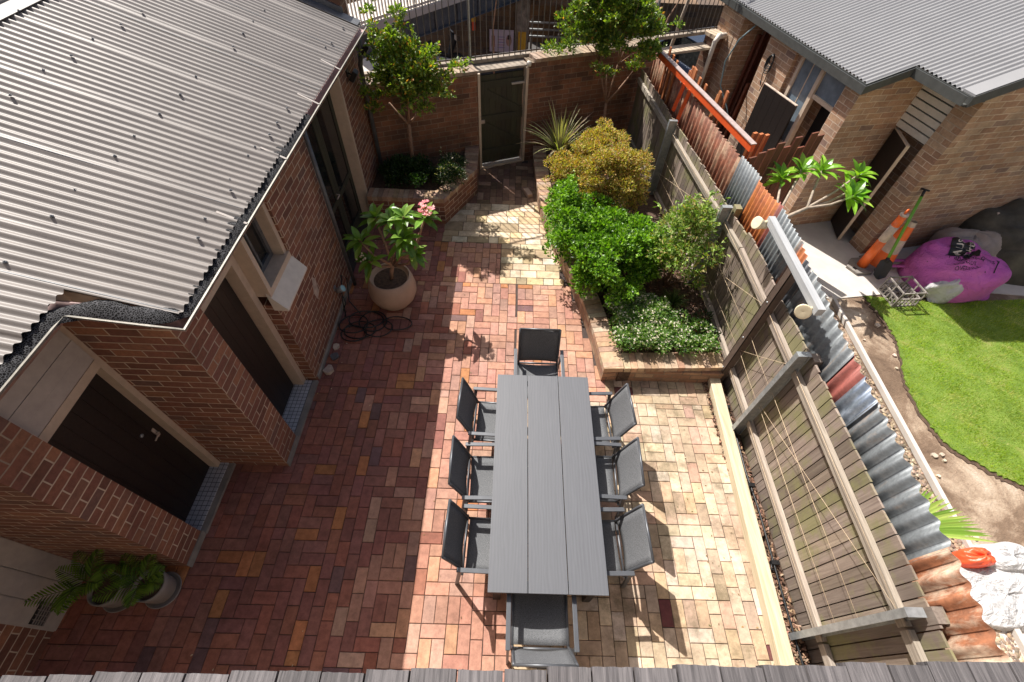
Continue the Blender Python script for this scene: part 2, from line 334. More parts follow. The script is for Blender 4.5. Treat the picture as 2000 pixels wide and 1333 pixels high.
def herring(mb, x0,y0,x1,y1, colf, W=.1165, inside=lambda x,y: True):
    nx = int((x1-x0)/W)+3; ny = int((y1-y0)/W)+3
    used=set(); tiles=[]
    for j in range(ny):
        for i in range(nx):
            if (i,j) in used: continue
            m=(i-j)%4; horiz = m in (0,1)
            if random.random() < .22: horiz = not horiz
            if horiz and (i+1,j) in used: horiz=False
            if random.random() < .02: used.add((i,j)); tiles.append((i,j,i+1,j+1))
            elif horiz: used.update(((i,j),(i+1,j))); tiles.append((i,j,i+2,j+1))
            else: used.update(((i,j),(i,j+1))); tiles.append((i,j,i+1,j+2))
    for r in tiles:
        a = max(x0, x0+r[0]*W); b = max(y0, y0+r[1]*W); c = min(x1, x0+r[2]*W); d = min(y1, y0+r[3]*W)
        if c-a < .03 or d-b < .03: continue
        wob=math.sin(b*3.1)*.004
        if inside((a+c)/2,(b+d)/2): paver(mb, a+wob,b,c+wob,d, colf((a+c)/2,(b+d)/2), random.uniform(.0018,.0036))
def red_tone_by_sun(x,y):
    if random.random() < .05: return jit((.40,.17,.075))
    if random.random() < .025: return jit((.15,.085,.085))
    return jit(random.choice(RED_SUNLIT if x+random.gauss(0,.32) > -1.02 else RED), .13)  # paler tones take over near the house shadow edge; left bricks also redder themselves
mb = MB()
herring(mb, -5.6,-1.2,.14,3.1, red_tone_by_sun)
herring(mb, .14,3.1-.0,1.40,5.05, red_tone_by_sun, inside=lambda x,y: x < 1.32-(y-3.3)*.2)
herring(mb, -2.45,3.1,.14,5.05, red_tone_by_sun); herring(mb, -2.42,5.05,-.14,6.0, red_tone_by_sun)
herring(mb, -2.42,6.0,-1.12,6.6, red_tone_by_sun)
herring(mb, .14,3.0,1.3,3.1, red_tone_by_sun)
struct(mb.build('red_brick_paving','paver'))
mb = MB()
def tanc(x,y):
    if random.random() < .012: return jit((.13,.04,.045))
    return jit(random.choice(TAN), .14)
herring(mb, .14,-1.2,2.63,3.0, tanc, W=.118); herring(mb, 1.3,3.0,2.63,3.42, tanc, W=.118, inside=lambda x,y: y < 3.38)
struct(mb.build('tan_brick_paving','paver_tan'))
mb = MB(); y = 5.05
while y < 7.0:
    h = random.choice((.15,.17,.20,.24)); 
    if y < 6.0 and y+h > 6.0: h = 6.0-y
    x = -.14 if y < 5.999 else -1.14
    while x < .75:
        w_ = random.choice((.16,.2,.26,.32,.36)); c = jit(random.choice([(.52,.42,.29),(.60,.50,.36),(.45,.35,.23),(.55,.42,.26),(.36,.28,.18),(.62,.54,.42)]), .15)
        if random.random() < .25 and h > .19: paver(mb,x,y,x+w_,y+h/2,c,.004); paver(mb,x,y+h/2,x+w_,y+h,jit(c),.004)
        else: paver(mb,x,y,x+w_,y+h,c,.004)
        x += w_
    y += h
struct(mb.build('sandstone_paving','sandstone'))
mb = MB(); herring(mb, -1.1,y,.6,8.9, lambda a,b: jit(random.choice(BR+[(.3,.2,.14)]),.2), inside=lambda a,b: b < 8.5+.42*a and a > -.9)
struct(mb.build('path_paving','paver'))

mb = MB(); rl = random.Random(21)
for _ in range(420):
    x = rl.uniform(-3.9,2.6); y = rl.uniform(-.2,6.9)
    if rl.random() < .5: x = rl.choice((rl.gauss(2.3,.25), rl.gauss(-2.2,.12), rl.gauss(.6,.5))); y = rl.uniform(2.9,6.6) if x < 2 else rl.uniform(.2,3.3)
    if x > 2.6 or (x > .6 and y > 3.3) or (x < -2.35 and y > .9): continue
    r = rl.uniform(.005,.015); a = rl.uniform(0,6.3); m = Matrix.Translation((x,y,.005))@Matrix.Rotation(a,4,'Z')@Matrix.Rotation(rl.uniform(-.3,.3),4,'X')
    mb.add([m@Vector(q) for q in ((-r,0,0),(0,-r*.45,.002),(r,0,0),(0,r*.45,.002))],[(0,1,2,3)], rl.choice([(.55,.5,.42),(.20,.13,.06),(.12,.08,.04),(.35,.25,.12),(.10,.12,.04)]))
struct(mb.build('leaf_litter','leafmatt'),'stuff')

# ================================================================== LEFT HOUSE
LH = thing('brick_house', 'dark red brick house wing on the left under a weathered cream corrugated roof', 'house')
B = 'brick_l'
mb = MB()
mb.box((-6.9,.98,0),(-3.36,7.44,2.5)); mb.box((-3.36,1.28,0),(-3.30,2.03,2.5))       # body
mb.box((-4.05,.97,0),(-3.02,1.28,2.80))                                                   # pier 2
mb.prism([(-3.36,2.03),(-2.40,2.03),(-2.40,2.36),(-3.36,2.36)],0,[2.82,2.56,2.52,2.80])                                                  # pier 1
mb.box((-3.36,2.36,0),(-2.72,5.0,2.5))
mb.box((-2.72,3.80,0),(-2.40,5.0,2.5)); mb.box((-2.72,3.17,0),(-2.402,3.80,1.42))
mb.box((-3.36,6.60,0),(-2.40,7.44,2.5)); mb.box((-2.72,5.0,2.38),(-2.403,6.60,2.5))
mb.box((-4.2,-1.2,0),(-4.0,.405,2.56)); 
mb.build('wall', B, LH)
mb = MB(); 
for a,b in (((-4.05,.972),(-3.01,1.29)),((-3.37,2.02),(-2.388,2.37))): pass
mb.sweep([(-3.018,.965),(-3.018,1.29)],[(0,.0),(.012,.0),(.012,.09),(0,.09)],closed=True); mb.build('plinth_edge','concgrey',LH); mb=MB(); mb.sweep([(-2.398,2.025),(-2.398,2.365)],[(0,.0),(.012,.0),(.012,.09),(0,.09)],closed=True)
mb.build('plinth_edge','concgrey',LH); mb=MB(); mb.sweep([(-2.398,3.2),(-2.398,4.99)],[(0,.0),(.02,.0),(.02,.06),(0,.07)],closed=True)
mb.build('plinth_edge','concgrey',LH)
# painted board wall in the corner
mb = MB()
for i in range(3): mb.box((-4.02,.41+i*.18,0),(-3.985,.41+i*.18+.172,2.3))
mb.box((-4.02,.405,.0),(-4.0,.95,2.5)); pw = mb.build('board_wall','offwhite',LH)
mb = MB(); mb.box((-3.985,.43,.18),(-3.972,.60,.33)); pv = mb.build('vent','black',pw)
mb = MB()
for i in range(5): mb.box((-3.972,.43,.19+i*.028),(-3.965,.60,.20+i*.028))
for i in range(4): mb.box((-3.972,.46+i*.037,.18),(-3.966,.466+i*.037,.33))
mb.build('vent_bars','potgrey',pv)
# door 1
def door(parent, x, y0, y1, z1, name='door'):
    mb = MB(); n = 6; w_ = (y1-y0)/n
    for i in range(n): mb.box((x-.04,y0+i*w_+.002,.03),(x,y0+(i+1)*w_-.002,z1))
    mb.box((x-.045,y0,.03),(x-.006,y1,z1)); return mb.build(name,'door',parent)
d1 = door(LH, -3.245, 1.30, 1.98, 2.0); setlab(d1,'dark boarded door in the nearer recess, with keyhole and lever handle')
mb = MB(); mb.tube([(-3.245,1.90,1.02),(-3.21,1.90,1.02)],.008); mb.tube([(-3.21,1.90,1.02),(-3.21,1.82,1.01)],.007); mb.box((-3.245,1.885,.96),(-3.238,1.915,1.08)); mb.build('handle','stone',d1)
mb = MB(); mb.lathe([(0,.0),(.018,0),(.018,.01),(0,.012)],M_=Matrix.Translation((-3.245,1.80,1.15))@Matrix.Rotation(PI/2,4,'Y'),n=12); mb.build('lock','steel',d1)
mb = MB(); mb.box((-3.26,1.975,0),(-3.15,2.028,2.80)); mb.box((-3.26,1.282,2.0),(-3.13,1.975,2.08)); mb.box((-3.26,1.281,.0),(-3.2,1.31,2.0)); mb.build('door_frame','cream',LH)
mb = MB()
for i in range(6): mb.box((-3.16,1.283,2.095+i*.12),(-3.12+.003*(i%2),1.968,2.095+i*.12+.117))
mb.box((-3.165,1.283,2.09),(-3.135,1.97,2.80)); mb.build('over_door_panel','offwhite',LH)
mb = MB(); mb.box((-3.25,1.283,0),(-3.06,2.028,.045)); mb.build('tiled_sill','tile',LH)
mb = MB(); mb.box((-3.06,1.283,0),(-2.995,2.028,.035)); mb.build('sill_edge','concgrey',LH)
# door 2
d2 = door(LH, -2.66, 2.37, 3.07, 2.06); setlab(d2,'dark plain door in the farther recess, beneath a glazed transom')
mb = MB(); mb.tube([(-2.66,2.45,1.02),(-2.62,2.45,1.02)],.012); mb.tube([(-2.62,2.45,1.02),(-2.62,2.54,1.01)],.01); mb.build('handle','stone',d2)
mb = MB(); mb.box((-2.70,3.08,0),(-2.54,3.165,2.5)); mb.box((-2.70,2.362,2.06),(-2.54,3.08,2.13)); mb.box((-2.70,2.362,2.42),(-2.5,3.07,2.5)); mb.build('door_frame','cream',LH)
mb = MB(); mb.box((-2.67,2.365,2.13),(-2.65,3.08,2.42)); mb.build('transom','glass',LH)
mb = MB(); mb.box((-2.66,2.362,0),(-2.45,3.15,.045)); mb.build('tiled_sill','tile',LH)
mb = MB(); mb.box((-2.45,2.362,0),(-2.385,3.16,.035)); mb.build('sill_edge','concgrey',LH)
# window
mb = MB(); mb.box((-2.62,3.17,1.62),(-2.40,3.23,2.5)); mb.box((-2.62,3.74,1.62),(-2.43,3.80,2.5)); mb.box((-2.62,3.17,1.55),(-2.40,3.80,1.62)); mb.box((-2.62,3.23,2.42),(-2.5,3.74,2.5))
wf = mb.build('window','cream',LH)
mb = MB(); mb.box((-2.59,3.23,1.62),(-2.58,3.74,2.42)); mb.build('pane','glass',wf)
mb = MB(); mb.box((-2.58,3.23,1.62),(-2.55,3.28,2.42)); mb.box((-2.58,3.69,1.62),(-2.55,3.74,2.42)); mb.box((-2.58,3.28,1.62),(-2.55,3.69,1.68)); mb.box((-2.575,3.47,1.68),(-2.555,3.50,2.42)); mb.build('sash','flash',wf)
mb = MB(); mb.add([(-2.44,3.16,1.60),(-2.44,3.81,1.60),(-2.29,3.81,1.38),(-2.29,3.16,1.38),(-2.44,3.16,1.36),(-2.44,3.81,1.36),(-2.29,3.81,1.355),(-2.29,3.16,1.355)],[(0,3,2,1),(3,7,6,2),(0,4,7,3),(1,2,6,5),(4,5,6,7)]); mb.build('sill','white',wf)
# glazed doors
mb = MB()
mb.box((-2.62,5.0,0),(-2.40,5.05,2.38)); mb.box((-2.62,6.54,0),(-2.395,6.60,2.38)); mb.box((-2.62,5.05,2.30),(-2.45,6.54,2.38)); gf = mb.build('door_frame','cream',LH)
for i,(a,b) in enumerate(((5.05,5.80),(5.81,6.54))):
    mb = MB(); x = -2.56
    mb.box((x-.03,a,.03),(x,a+.09,2.30)); mb.box((x-.03,b-.09,.03),(x,b,2.30)); mb.box((x-.03,a+.09,.03),(x,b-.09,.22)); mb.box((x-.03,a+.09,2.18),(x,b-.09,2.30)); mb.box((x-.03,a+.09,.85),(x,b-.09,.93))
    o = mb.build('glazed_door','gate',LH); mb = MB(); mb.box((x-.02,a+.09,.22),(x-.012,b-.09,.85)); mb.box((x-.02,a+.09,.93),(x-.012,b-.09,2.18)); mb.build('pane','glass',o)
    if i == 0:
        mb = MB(); mb.tube([(x,b-.05,1.0),(x+.05,b-.05,1.0)],.01); mb.tube([(x+.05,b-.05,1.0),(x+.05,b-.16,1.0)],.009); mb.build('handle','stone',o)
# roof
def corr_surface(y0, y1, pitch, amp, seg=8):
    n = int((y1-y0)/pitch*seg); return [(y0+(y1-y0)*i/n, amp*math.cos(2*PI*(y0+(y1-y0)*i/n)/pitch)) for i in range(n+1)]
def corr_roof(name, mat, parent, x0f, xr, z0, slope, y0, y1, sgn=-1, pitch=.076, amp=.0095, laps=(), xe=None):
    """sheet lying across x from the eave x0 to the ridge xr, corrugations spaced along y"""
    P = corr_surface(y0,y1,pitch,amp*1.25); V = []; F = []; K = 10
    cs = math.cos(math.atan(slope)); n = len(P)
    for y_, a_ in P:
        xe_ = x0f(y_)
        lift = 0
        for l in laps:
            if l-.001 <= y_ < l+.045: lift = .007
        for k_ in range(K+1):
            x = lerp(xe_, xr, k_/K); z = z0 + slope*abs(x-x0f(1e9)) + a_/cs + lift + (.002*math.sin(x*5+y_*3) if 0<k_<K else 0)
            V.append((x,y_,z))
    for i in range(n-1):
        for k_ in range(K): F.append((i*(K+1)+k_, i*(K+1)+k_+1, (i+1)*(K+1)+k_+1, (i+1)*(K+1)+k_))
    return np_mesh(name, np.array(V), np.array(F), np.ones((len(F),3)), mat, parent, True)
XE = -2.18
x0f = lambda y_: XE if (y_ > 1.97) else -2.775
roof = corr_roof('roof','roof_l',LH, x0f, -4.58, 2.65, .365, -.9, 7.42, laps=(.83,1.59,2.36,3.12,3.88,4.64,5.40,6.16,6.92))
for l in (1.99,3.12,5.30,6.42):
    mb = MB(); mb.bar((-2.19,l-.004,2.665),(-4.55,l-.004,2.665+.365*2.36),.007,.004); mb.build('lap_seam','flash',roof)
rr = random.Random(3); mb = MB(); mb.lathe([(.013,0),(.012,.005),(.005,.006),(.005,.013),(0,.013)]); scr = mb.build('screw','flash',roof); first = True
for row in (-2.36,-3.1,-3.9,-4.45):
    y_ = -.2
    while y_ < 7.3:
        step = .19 if row == -2.36 else .38
        if rr.random() < .72:
            yy = round((y_+rr.uniform(-.02,.02))/.076)*.076; z_ = 2.65+.365*(XE-row)+.011
            if not (row > -3.0 and yy < 2.0):
                if first: q_ = scr; first = False
                else: q_ = scr.copy(); COL.objects.link(q_)
                q_.location = (row+rr.uniform(-.05,.05),yy,z_)
        y_ += step
mb = MB(); mb.tube([(-4.6,-.9,3.53),(-4.6,7.42,3.53)],.05,10); mb.prism([(-4.6,-.9),(-4.42,-.9),(-4.42,7.42),(-4.6,7.42)],[3.535,3.485,3.485,3.535],[3.55,3.49,3.49,3.55]); mb.build('ridge_cap','roof_l',LH)
mb = MB(); V = corr_surface(-.9,7.42,.076,.0095)
mb.prism([(-7.0,-.9),(-4.6,-.9),(-4.6,7.42),(-7.0,7.42)],[2.62,3.50,3.50,2.62],[2.66,3.53,3.53,2.66]); mb.build('far_roof_slope','roof_l',LH)
# fascia, gutter, guard
GP = [(-2.765,-.9,2.80),(-2.765,1.84,2.80),(-2.30,1.90,2.66),(-2.175,1.92,2.60),(-2.175,7.46,2.60)]
prof = [(-.075,.03),(-.07,-.03),(-.04,-.05),(-.0,-.05),(.03,-.035),(.048,.0),(.052,.012),(.046,.014),(.040,-.0),(.022,-.026),(-.0,-.04),(-.04,-.04),(-.062,-.022),(-.065,.03)]
mb = MB(); mb.smooth = True; mb.sweep(GP, prof, closed=True); gut = mb.build('gutter','gutter_pink',LH)
mb = MB(); mb.sweep(GP, [(.044,.004),(.058,.004),(.058,.018),(.044,.018)], closed=True); mb.build('gutter_lip','gutter_edge',gut)
mb = MB(); mb.sweep([(-2.84,-.9,2.80),(-2.84,1.99,2.80),(-2.25,2.0,2.60),(-2.25,7.46,2.60)], [(-.02,-.07),(.0,-.07),(.0,.03),(-.02,.03)], closed=True); mb.build('fascia','cream',LH)
mb = MB(); mb.smooth = True
path = [(-2.765,-.9+i*.12,2.80) for i in range(22)] + [(-2.74,1.76,2.80),(-2.66,1.85,2.775)] + [(-2.6+i*.08,1.88,2.755-.026*i) for i in range(4)] + [(-2.24,1.93,2.63),(-2.185,2.02,2.605)] + [(-2.175,2.15+i*.12,2.6) for i in range(23)]
mb.sweep([(x,y,z+.012*math.sin(i*2.1)+.01*math.sin(i*.7+1)) for i,(x,y,z) in enumerate(path)], [(-.085,.038),(-.065,.048),(-.035,.048),(-.0,.036),(.025,.02),(.042,.003)]); mb.build('gutter_guard','gmesh',gut)
for y_ in (2.98,3.95,5.05,5.95):
    mb = MB(); mb.bar((-2.125,y_,2.622),(-2.33,y_+.01,2.72),.022,.004); mb.build('gutter_bracket','offwhite',gut)
mb = MB(); mb.tube([(-2.27,7.40,2.5),(-2.27,7.40,2.3),(-2.33,7.42,2.1),(-2.33,7.42,0)],.035); mb.build('downpipe','flash',LH)
# party wall beyond the roof with raked top
mb = MB(); mb.prism([(-7.2,7.46),(-2.44,7.46),(-2.44,7.72),(-7.2,7.72)],-.3,[4.9,3.02,3.02,4.9]); pwall = mb.build('party_wall','brick_w'); tag(pwall,'tall shaded brown brick wall rising beyond the far end of the left corrugated roof','wall')
mb = MB(); mb.prism([(-7.2,7.43),(-2.42,7.43),(-2.42,7.46),(-7.2,7.46)],[4.45,2.62,2.62,4.45],[4.62,2.82,2.82,4.62]); mb.prism([(-7.2,7.25),(-2.2,7.25),(-2.2,7.45),(-7.2,7.45)],[4.50,2.672,2.672,4.50],[4.506,2.678,2.678,4.506]); mb.build('flashing','flash',LH)
# wall lamps
def wall_lamp(label, loc):
    t = thing('wall_lamp', label, 'lamp', loc, 0, 'black lamps under the left gutter')
    mb = MB(); mb.box((0,-.04,-.04),(.02,.04,.04)); mb.tube([(.02,0,0),(.07,0,-.02)],.012); mb.build('bracket','black',t)
    mb = MB(); R_ = Matrix.Translation((.10,0,-.03))@Matrix.Rotation(.6,4,'Y'); mb.box((-.04,-.06,-.08),(.03,.06,.07),M_=R_); mb.build('housing','black',t,.01)
    mb = MB(); mb.box((.031,-.05,-.07),(.036,.05,.06),M_=R_); mb.build('lens','flash',t); return t
wall_lamp('black wall lamp on the brick just past the dark glazed doors', (-2.40,6.95,2.18))
wall_lamp('black wall lamp at the far end of the left gutter beside the leafy tree', (-2.30,7.42,2.36))
t = thing('spot_lamp','small silver spot lamp with a pale blue lens low on the left brick wall','lamp',(-2.40,4.42,.42))
mb = MB(); mb.box((0,-.03,-.03),(.015,.03,.03)); mb.tube([(.01,0,0),(.06,0,0)],.01); mb.build('bracket','steel',t)
R_ = Matrix.Translation((.09,-.02,.0))@Matrix.Rotation(1.0,4,'Y'); mb = MB(); mb.lathe([(0,-.06),(.035,-.06),(.045,0),(.05,.05),(.045,.052),(.0,.045)],n=20,M_=R_); mb.build('housing','steel',t)
mb = MB(); mb.lathe([(.043,.053),(.02,.057),(0,.058)],n=20,M_=R_); mb.build('lens','lens',t)
mb = MB(); mb.add([(-2.397,3.93,.72),(-2.397,4.03,.76),(-2.397,4.06,.95),(-2.397,4.0,1.04),(-2.397,3.95,.94),(-2.397,3.9,.86)],[(0,1,2,3,4,5)]); mb.build('render_patch','stone',LH)

# ================================================================== BACK WALL, GATE, RAILING  (frame: origin (0,8.48), along +x')
BA = math.atan2(.42,1); E_ = Vector((math.cos(BA),math.sin(BA))); NW = Vector((-E_.y,E_.x))
BW = thing('garden_wall','brown brick boundary wall with a pale stone coping either side of the dark gate','wall',(0,8.48,0),BA)
mb = MB(); mb.box((-2.62,0,-.9),(-.70,.24,1.74)); mb.box((.24,0,-.9),(2.88,.24,1.80)); mb.box((-.70,.20,1.66),(.24,.36,1.72)); mb.box((2.88,.02,-.9),(3.05,.26,1.62)); mb.box((4.1,0,-.9),(5.0,.26,1.8)); mb.build('wall','brick_w',BW)
mb = MB(); r2 = random.Random(5); s_ = -2.6
while s_ < 2.86:
    w_ = r2.uniform(.085,.12) if .2 < s_ < 1.2 else r2.uniform(.3,.5)
    a_, b_ = s_, min(s_+w_, 2.88)
    if b_ < -.70 or a_ > .24:
        zt = 1.74 if b_ < 0 else 1.80; mb.box((a_+.002,-.015,zt),(b_-.002,.27,zt+.055+r2.uniform(0,.008)), jit((.30,.23,.17),.2))
    elif a_ < -.70: b_ = -.70; mb.box((a_+.002,-.015,1.74),(b_,.27,1.79),jit((.30,.24,.18),.1)); s_ = .24; continue
    s_ = b_
mb.box((4.08,-.02,1.8),(5.02,.28,1.86),(.45,.36,.27)); mb.box((2.88,.0,1.62),(4.1,.28,1.66),(.45,.38,.30)); mb.build('coping','cap',BW)
mb = MB(); mb.box((-.72,.04,1.73),(.26,.34,1.765)); mb.box((-2.6,.30,1.78),(4.9,.40,1.83)); mb.build('rear_ledge','stonecap',BW)
RL = thing('iron_railing','tall iron bar railing standing on the ledge behind the brick boundary wall','railing',(0,8.48,0),BA)
mb = MB(); s_ = -1.75
while s_ < 4.9: mb.tube([(s_,.33,1.83),(s_,.33,3.35)],.0075,6); s_ += .103
mb.build('bar_panel','iron',RL)
mb = MB(); mb.box((-1.8,.322,1.86),(4.95,.338,1.885)); mb.box((-1.8,.322,3.3),(4.95,.338,3.33)); mb.build('rail','iron',RL)
for s_ in (-.70,2.9,4.92):
    mb = MB(); mb.box((s_-.016,.34,1.70),(s_+.016,.37,3.36)); mb.build('post','steel',RL)
GT = thing('garden_gate','dark olive boarded gate with a diagonal brace between cream posts','gate',(0,8.48,0),BA)
for s_,o_ in ((-.70,1),(.19,1)):
    mb = MB(); mb.box((s_,-.02,0),(s_+.045,.09,1.74)); mb.build('gate_post','cream',GT)
mb = MB()
for i in range(8): mb.box((-.65+i*.105,.10,.05),(-.65+i*.105+.101,.125,1.66),jit((1,1,1),.2))
mb.box((-.65,.11,.05),(.19,.118,1.66)); mb.build('board_panel','gate',GT)
for z_ in (.22,.86,1.45): mb = MB(); mb.box((-.65,.075,z_),(.19,.10,z_+.12)); mb.build('gate_rail','gate',GT)
for a_,b_ in (((-.63,.09,1.45),(.17,.09,.98)),((-.63,.09,.86),(.17,.09,.36))): mb = MB(); mb.bar(a_,b_,.02,.11,up=(0,0,1)); mb.build('brace','gate',GT)
mb = MB(); mb.box((-.66,.05,.86),(-.56,.075,.92)); mb.build('latch','stone',GT)
mb = MB(); mb.box((-.05,.045,1.47),(.19,.07,1.50)); mb.build('hinge_strap','offwhite',GT)
mb = MB(); mb.box((-.66,.0,-.01),(.20,.10,.03)); mb.build('threshold','cream',GT)
mb = MB(); mb.lathe([(0,.04),(.03,.03),(.045,0),(.04,-.04),(.02,-.05)],(.235,-.0,1.80),16); mb.build('post_cap','white',GT)
# neighbour's small gate post with a white downpipe
t = thing('white_pipe','white pipe elbow running down the end of the boundary wall by the far brick pier','pipe',(0,8.48,0),BA)
mb = MB(); mb.tube([(4.30,-.06,1.86),(4.12,-.09,1.88),(4.06,-.09,1.78),(4.05,-.09,.9)],[.05,.055,.045,.03],10); mb.build('pipe','white',t)

# ================================================================== PLANTERS
def ribbon_poly(pts, wdt):
    L=[];Rr=[]
    for i,p in enumerate(pts):
        a=Vector(pts[max(i-1,0)]);b=Vector(pts[min(i+1,len(pts)-1)]);d=(b-a).normalized();n=Vector((d.y,-d.x));L.append(p);Rr.append((p[0]+n.x*wdt,p[1]+n.y*wdt))
    return L,Rr
def smooth(pts, n=8):
    out=[]
    for i in range(len(pts)-1):
        p0=Vector(pts[max(i-1,0)]);p1=Vector(pts[i]);p2=Vector(pts[i+1]);p3=Vector(pts[min(i+2,len(pts)-1)])
        for k_ in range(n):
            t_=k_/n; out.append(tuple(.5*((2*p1)+(p2-p0)*t_+(2*p0-5*p1+4*p2-p3)*t_*t_+(3*p1-p0-3*p2+p3)*t_**3)))
    out.append(tuple(pts[-1])); return out
def brick_edge_cap(mb, pts, z0, z1, w0, w1, step=.082):
    """soldier bricks laid across a wall following pts; w0..w1 offsets to the right of travel"""
    P=[Vector(p) for p in pts]; acc=0
    seglen=[(P[i+1]-P[i]).length for i in range(len(P)-1)]; total=sum(seglen); n=max(1,int(total/step))
    def at(s):
        for i,l in enumerate(seglen):
            if s<=l or i==len(seglen)-1:
                d=(P[i+1]-P[i]).normalized(); return P[i]+d*s, d
            s-=l
    for i in range(n):
        p,d=at((i+.5)*total/n); nrm=Vector((d.y,-d.x)); hw=total/n/2-.003
        q=[p-d*hw+nrm*w0,p+d*hw+nrm*w0,p+d*hw+nrm*w1,p-d*hw+nrm*w1]
        z=z1+random.uniform(-.004,.004); mb.prism([tuple(x) for x in q],z0,z,jit(random.choice([(.40,.30,.21),(.34,.22,.15),(.44,.34,.25),(.30,.20,.15),(.42,.28,.18)]),.15))
RPL = smooth([(.40,8.62),(.41,8.15),(.50,6.9),(.68,6.0),(.98,4.85),(1.15,4.05),(1.25,3.32)],6)
T = thing('raised_planter','low curved tan brick planter wall holding the sunny shrubs on the right','planter')
mb = MB(); L,_ = ribbon_poly(RPL,.0)
# travel is -y so the right hand side is -x ; planter lies to the left (+x)
mb.sweep([(x,y,0) for x,y in RPL],[(0,0),(0,.22),(-.22,.22),(-.22,0)],closed=True); mb.box((1.25,3.34,0),(2.80,3.55,.22)); mb.build('wall','brick_p',T)
mb = MB(); brick_edge_cap(mb, RPL, .222,.30,.012,-.235); brick_edge_cap(mb, [(1.50,3.33),(2.80,3.40)],.222,.30,.012,-.235); mb.prism([(1.24,3.31),(1.49,3.32),(1.49,3.56),(1.22,3.56)],.222,.30,(.42,.3,.2)); mb.build('capping','cap',T)
RSO = [(x+.2,y) for x,y in RPL]+[(2.86,3.5),(2.86,5.5),(2.3,9.4)]
mb = MB(); mb.prism(RSO,-.02,.24); mb.build('soil','soil',T)
LPL = [(-2.38,6.46),(-1.12,6.46),(-.64,7.40),(-.66,8.18)]
T = thing('raised_planter','small angular red brick planter in the shaded corner left of the gate','planter')
mb = MB(); mb.sweep([(x,y,0) for x,y in LPL],[(-.22,0),(-.22,.42),(0,.42),(0,0)],closed=True); mb.build('wall','brick_l',T)
mb = MB()
for a,b in zip(LPL,LPL[1:]): brick_edge_cap(mb,[a,b],.422,.50,.012,-.235)
mb.build('capping','cap',T)
mb = MB(); mb.prism([(-2.38,6.68),(-1.2,6.68),(-.86,7.4),(-.88,8.1),(-2.38,7.46)],-.02,.42); mb.build('soil','soil',T)

# ================================================================== FOLIAGE
def unit(a): return a/np.maximum(1e-9,np.linalg.norm(a,axis=1,keepdims=True))
def leaves(name, P, D, L, Wd, C, mat='leaf', parent=None, fold=.18):
    n=len(P); D=unit(D); r=RNG.normal(size=(n,3)); r[:,2]+=1.2; S=unit(np.cross(D,r)); Nn=np.cross(S,D)
    L=np.broadcast_to(L,(n,))[:,None]; Wd=np.broadcast_to(Wd,(n,))[:,None]
    mid=P+D*L*.5; V=np.stack([P, mid+S*Wd*.5+Nn*Wd*fold, P+D*L-Nn*L*.12, mid-S*Wd*.5+Nn*Wd*fold, mid-Nn*0],1).reshape(-1,3)
    i=np.arange(n)[:,None]*5; F=np.vstack([i+np.array([[0,4,2,1]]), i+np.array([[0,3,2,4]])]); return np_mesh(name,V,F,np.vstack([C,C]),mat,parent)
def pal(n, cols, p=None, j=.2):
    c=np.array(cols)[RNG.choice(len(cols),n,p=p)]; return np.clip(c*(1+RNG.uniform(-j,j,(n,1))),0,1)
def clumps(centers, radii, per, flat=.8, surf=.65):
    P=[];D=[]
    for c,r in zip(centers,radii):
        k_=int(per*(r/np.mean(radii))**2); d=unit(RNG.normal(size=(k_,3))); d[:,2]=np.abs(d[:,2])*.8+d[:,2]*.2; rr_=r*(surf+(1-surf)*RNG.random((k_,1)))
        P.append(np.array(c)+d*rr_*np.array([1,1,flat])); D.append(d+RNG.normal(size=(k_,3))*.45+np.array([0,0,.25]))
    return np.vstack(P),np.vstack(D)
def ellipsoid_centers(c, rad, n, shell=.6):
    d=unit(RNG.normal(size=(n,3))); d[:,2]=np.where(d[:,2]<-.5,-d[:,2],d[:,2]); r=shell+(1-shell)*RNG.random((n,1)); ph=RNG.uniform(0,6.28,3); k_=1+.16*np.sin(d[:,0:1]*4+ph[0]+d[:,2:3]*3)+.13*np.sin(d[:,1:2]*5+ph[1]-d[:,0:1]*3); return np.array(c)+d*r*k_*np.array(rad)
def shoots(cen, cc, n, lo, hi, per=14):
    P=[];D=[];o=np.array(cc)
    idx=RNG.integers(0,len(cen),n)
    for i in idx:
        c_=cen[i]; d=c_-o; d=d/max(.01,np.linalg.norm(d)); d=d*.6+np.array([0,0,.55])+RNG.normal(size=3)*.3; d/=np.linalg.norm(d); l=RNG.uniform(lo,hi)
        for t_ in np.linspace(.25,1,per): P.append(c_+d*l*t_+RNG.normal(size=3)*.008); D.append(d*.6+RNG.normal(size=3)*.7)
    return np.array(P),np.array(D)
def shrub(name,label,cat,c,rad,n,cr,per,L,Wd,cols,p=None,mat='leaf',stem=True,extra=None,group=None,ztop=None):
    T=thing(name,label,cat,(c[0],c[1],.24),0,group); cc=np.array([0,0,c[2]-.24]); cen=ellipsoid_centers(cc,rad,n)
    P,D=clumps(cen,RNG.uniform(cr*.5,cr*1.5,n),per); sh=SHOOT.get(name,(0,.1,.2))
    if sh[0]: P2,D2=shoots(cen,cc,sh[0],sh[1]+cr,sh[2]+cr); P=np.vstack([P,P2]); D=np.vstack([D,D2])
    keep=P[:,2]>.01; P=P[keep];D=D[keep]
    o=leaves('foliage',P,D,RNG.uniform(L*.7,L*1.3,len(P)),RNG.uniform(Wd*.7,Wd*1.3,len(P)),pal(len(P),cols,p),mat,T)
    if stem:
        mb=MB()
        for i in range(0,n,max(1,n//12)):
            e=cen[i]; mb.tube([(RNG.uniform(-.05,.05),RNG.uniform(-.05,.05),0),(e[0]*.4,e[1]*.4,e[2]*.5),tuple(e)],[.014,.009,.004],5)
        mb.build('stems','bark',T)
    return T
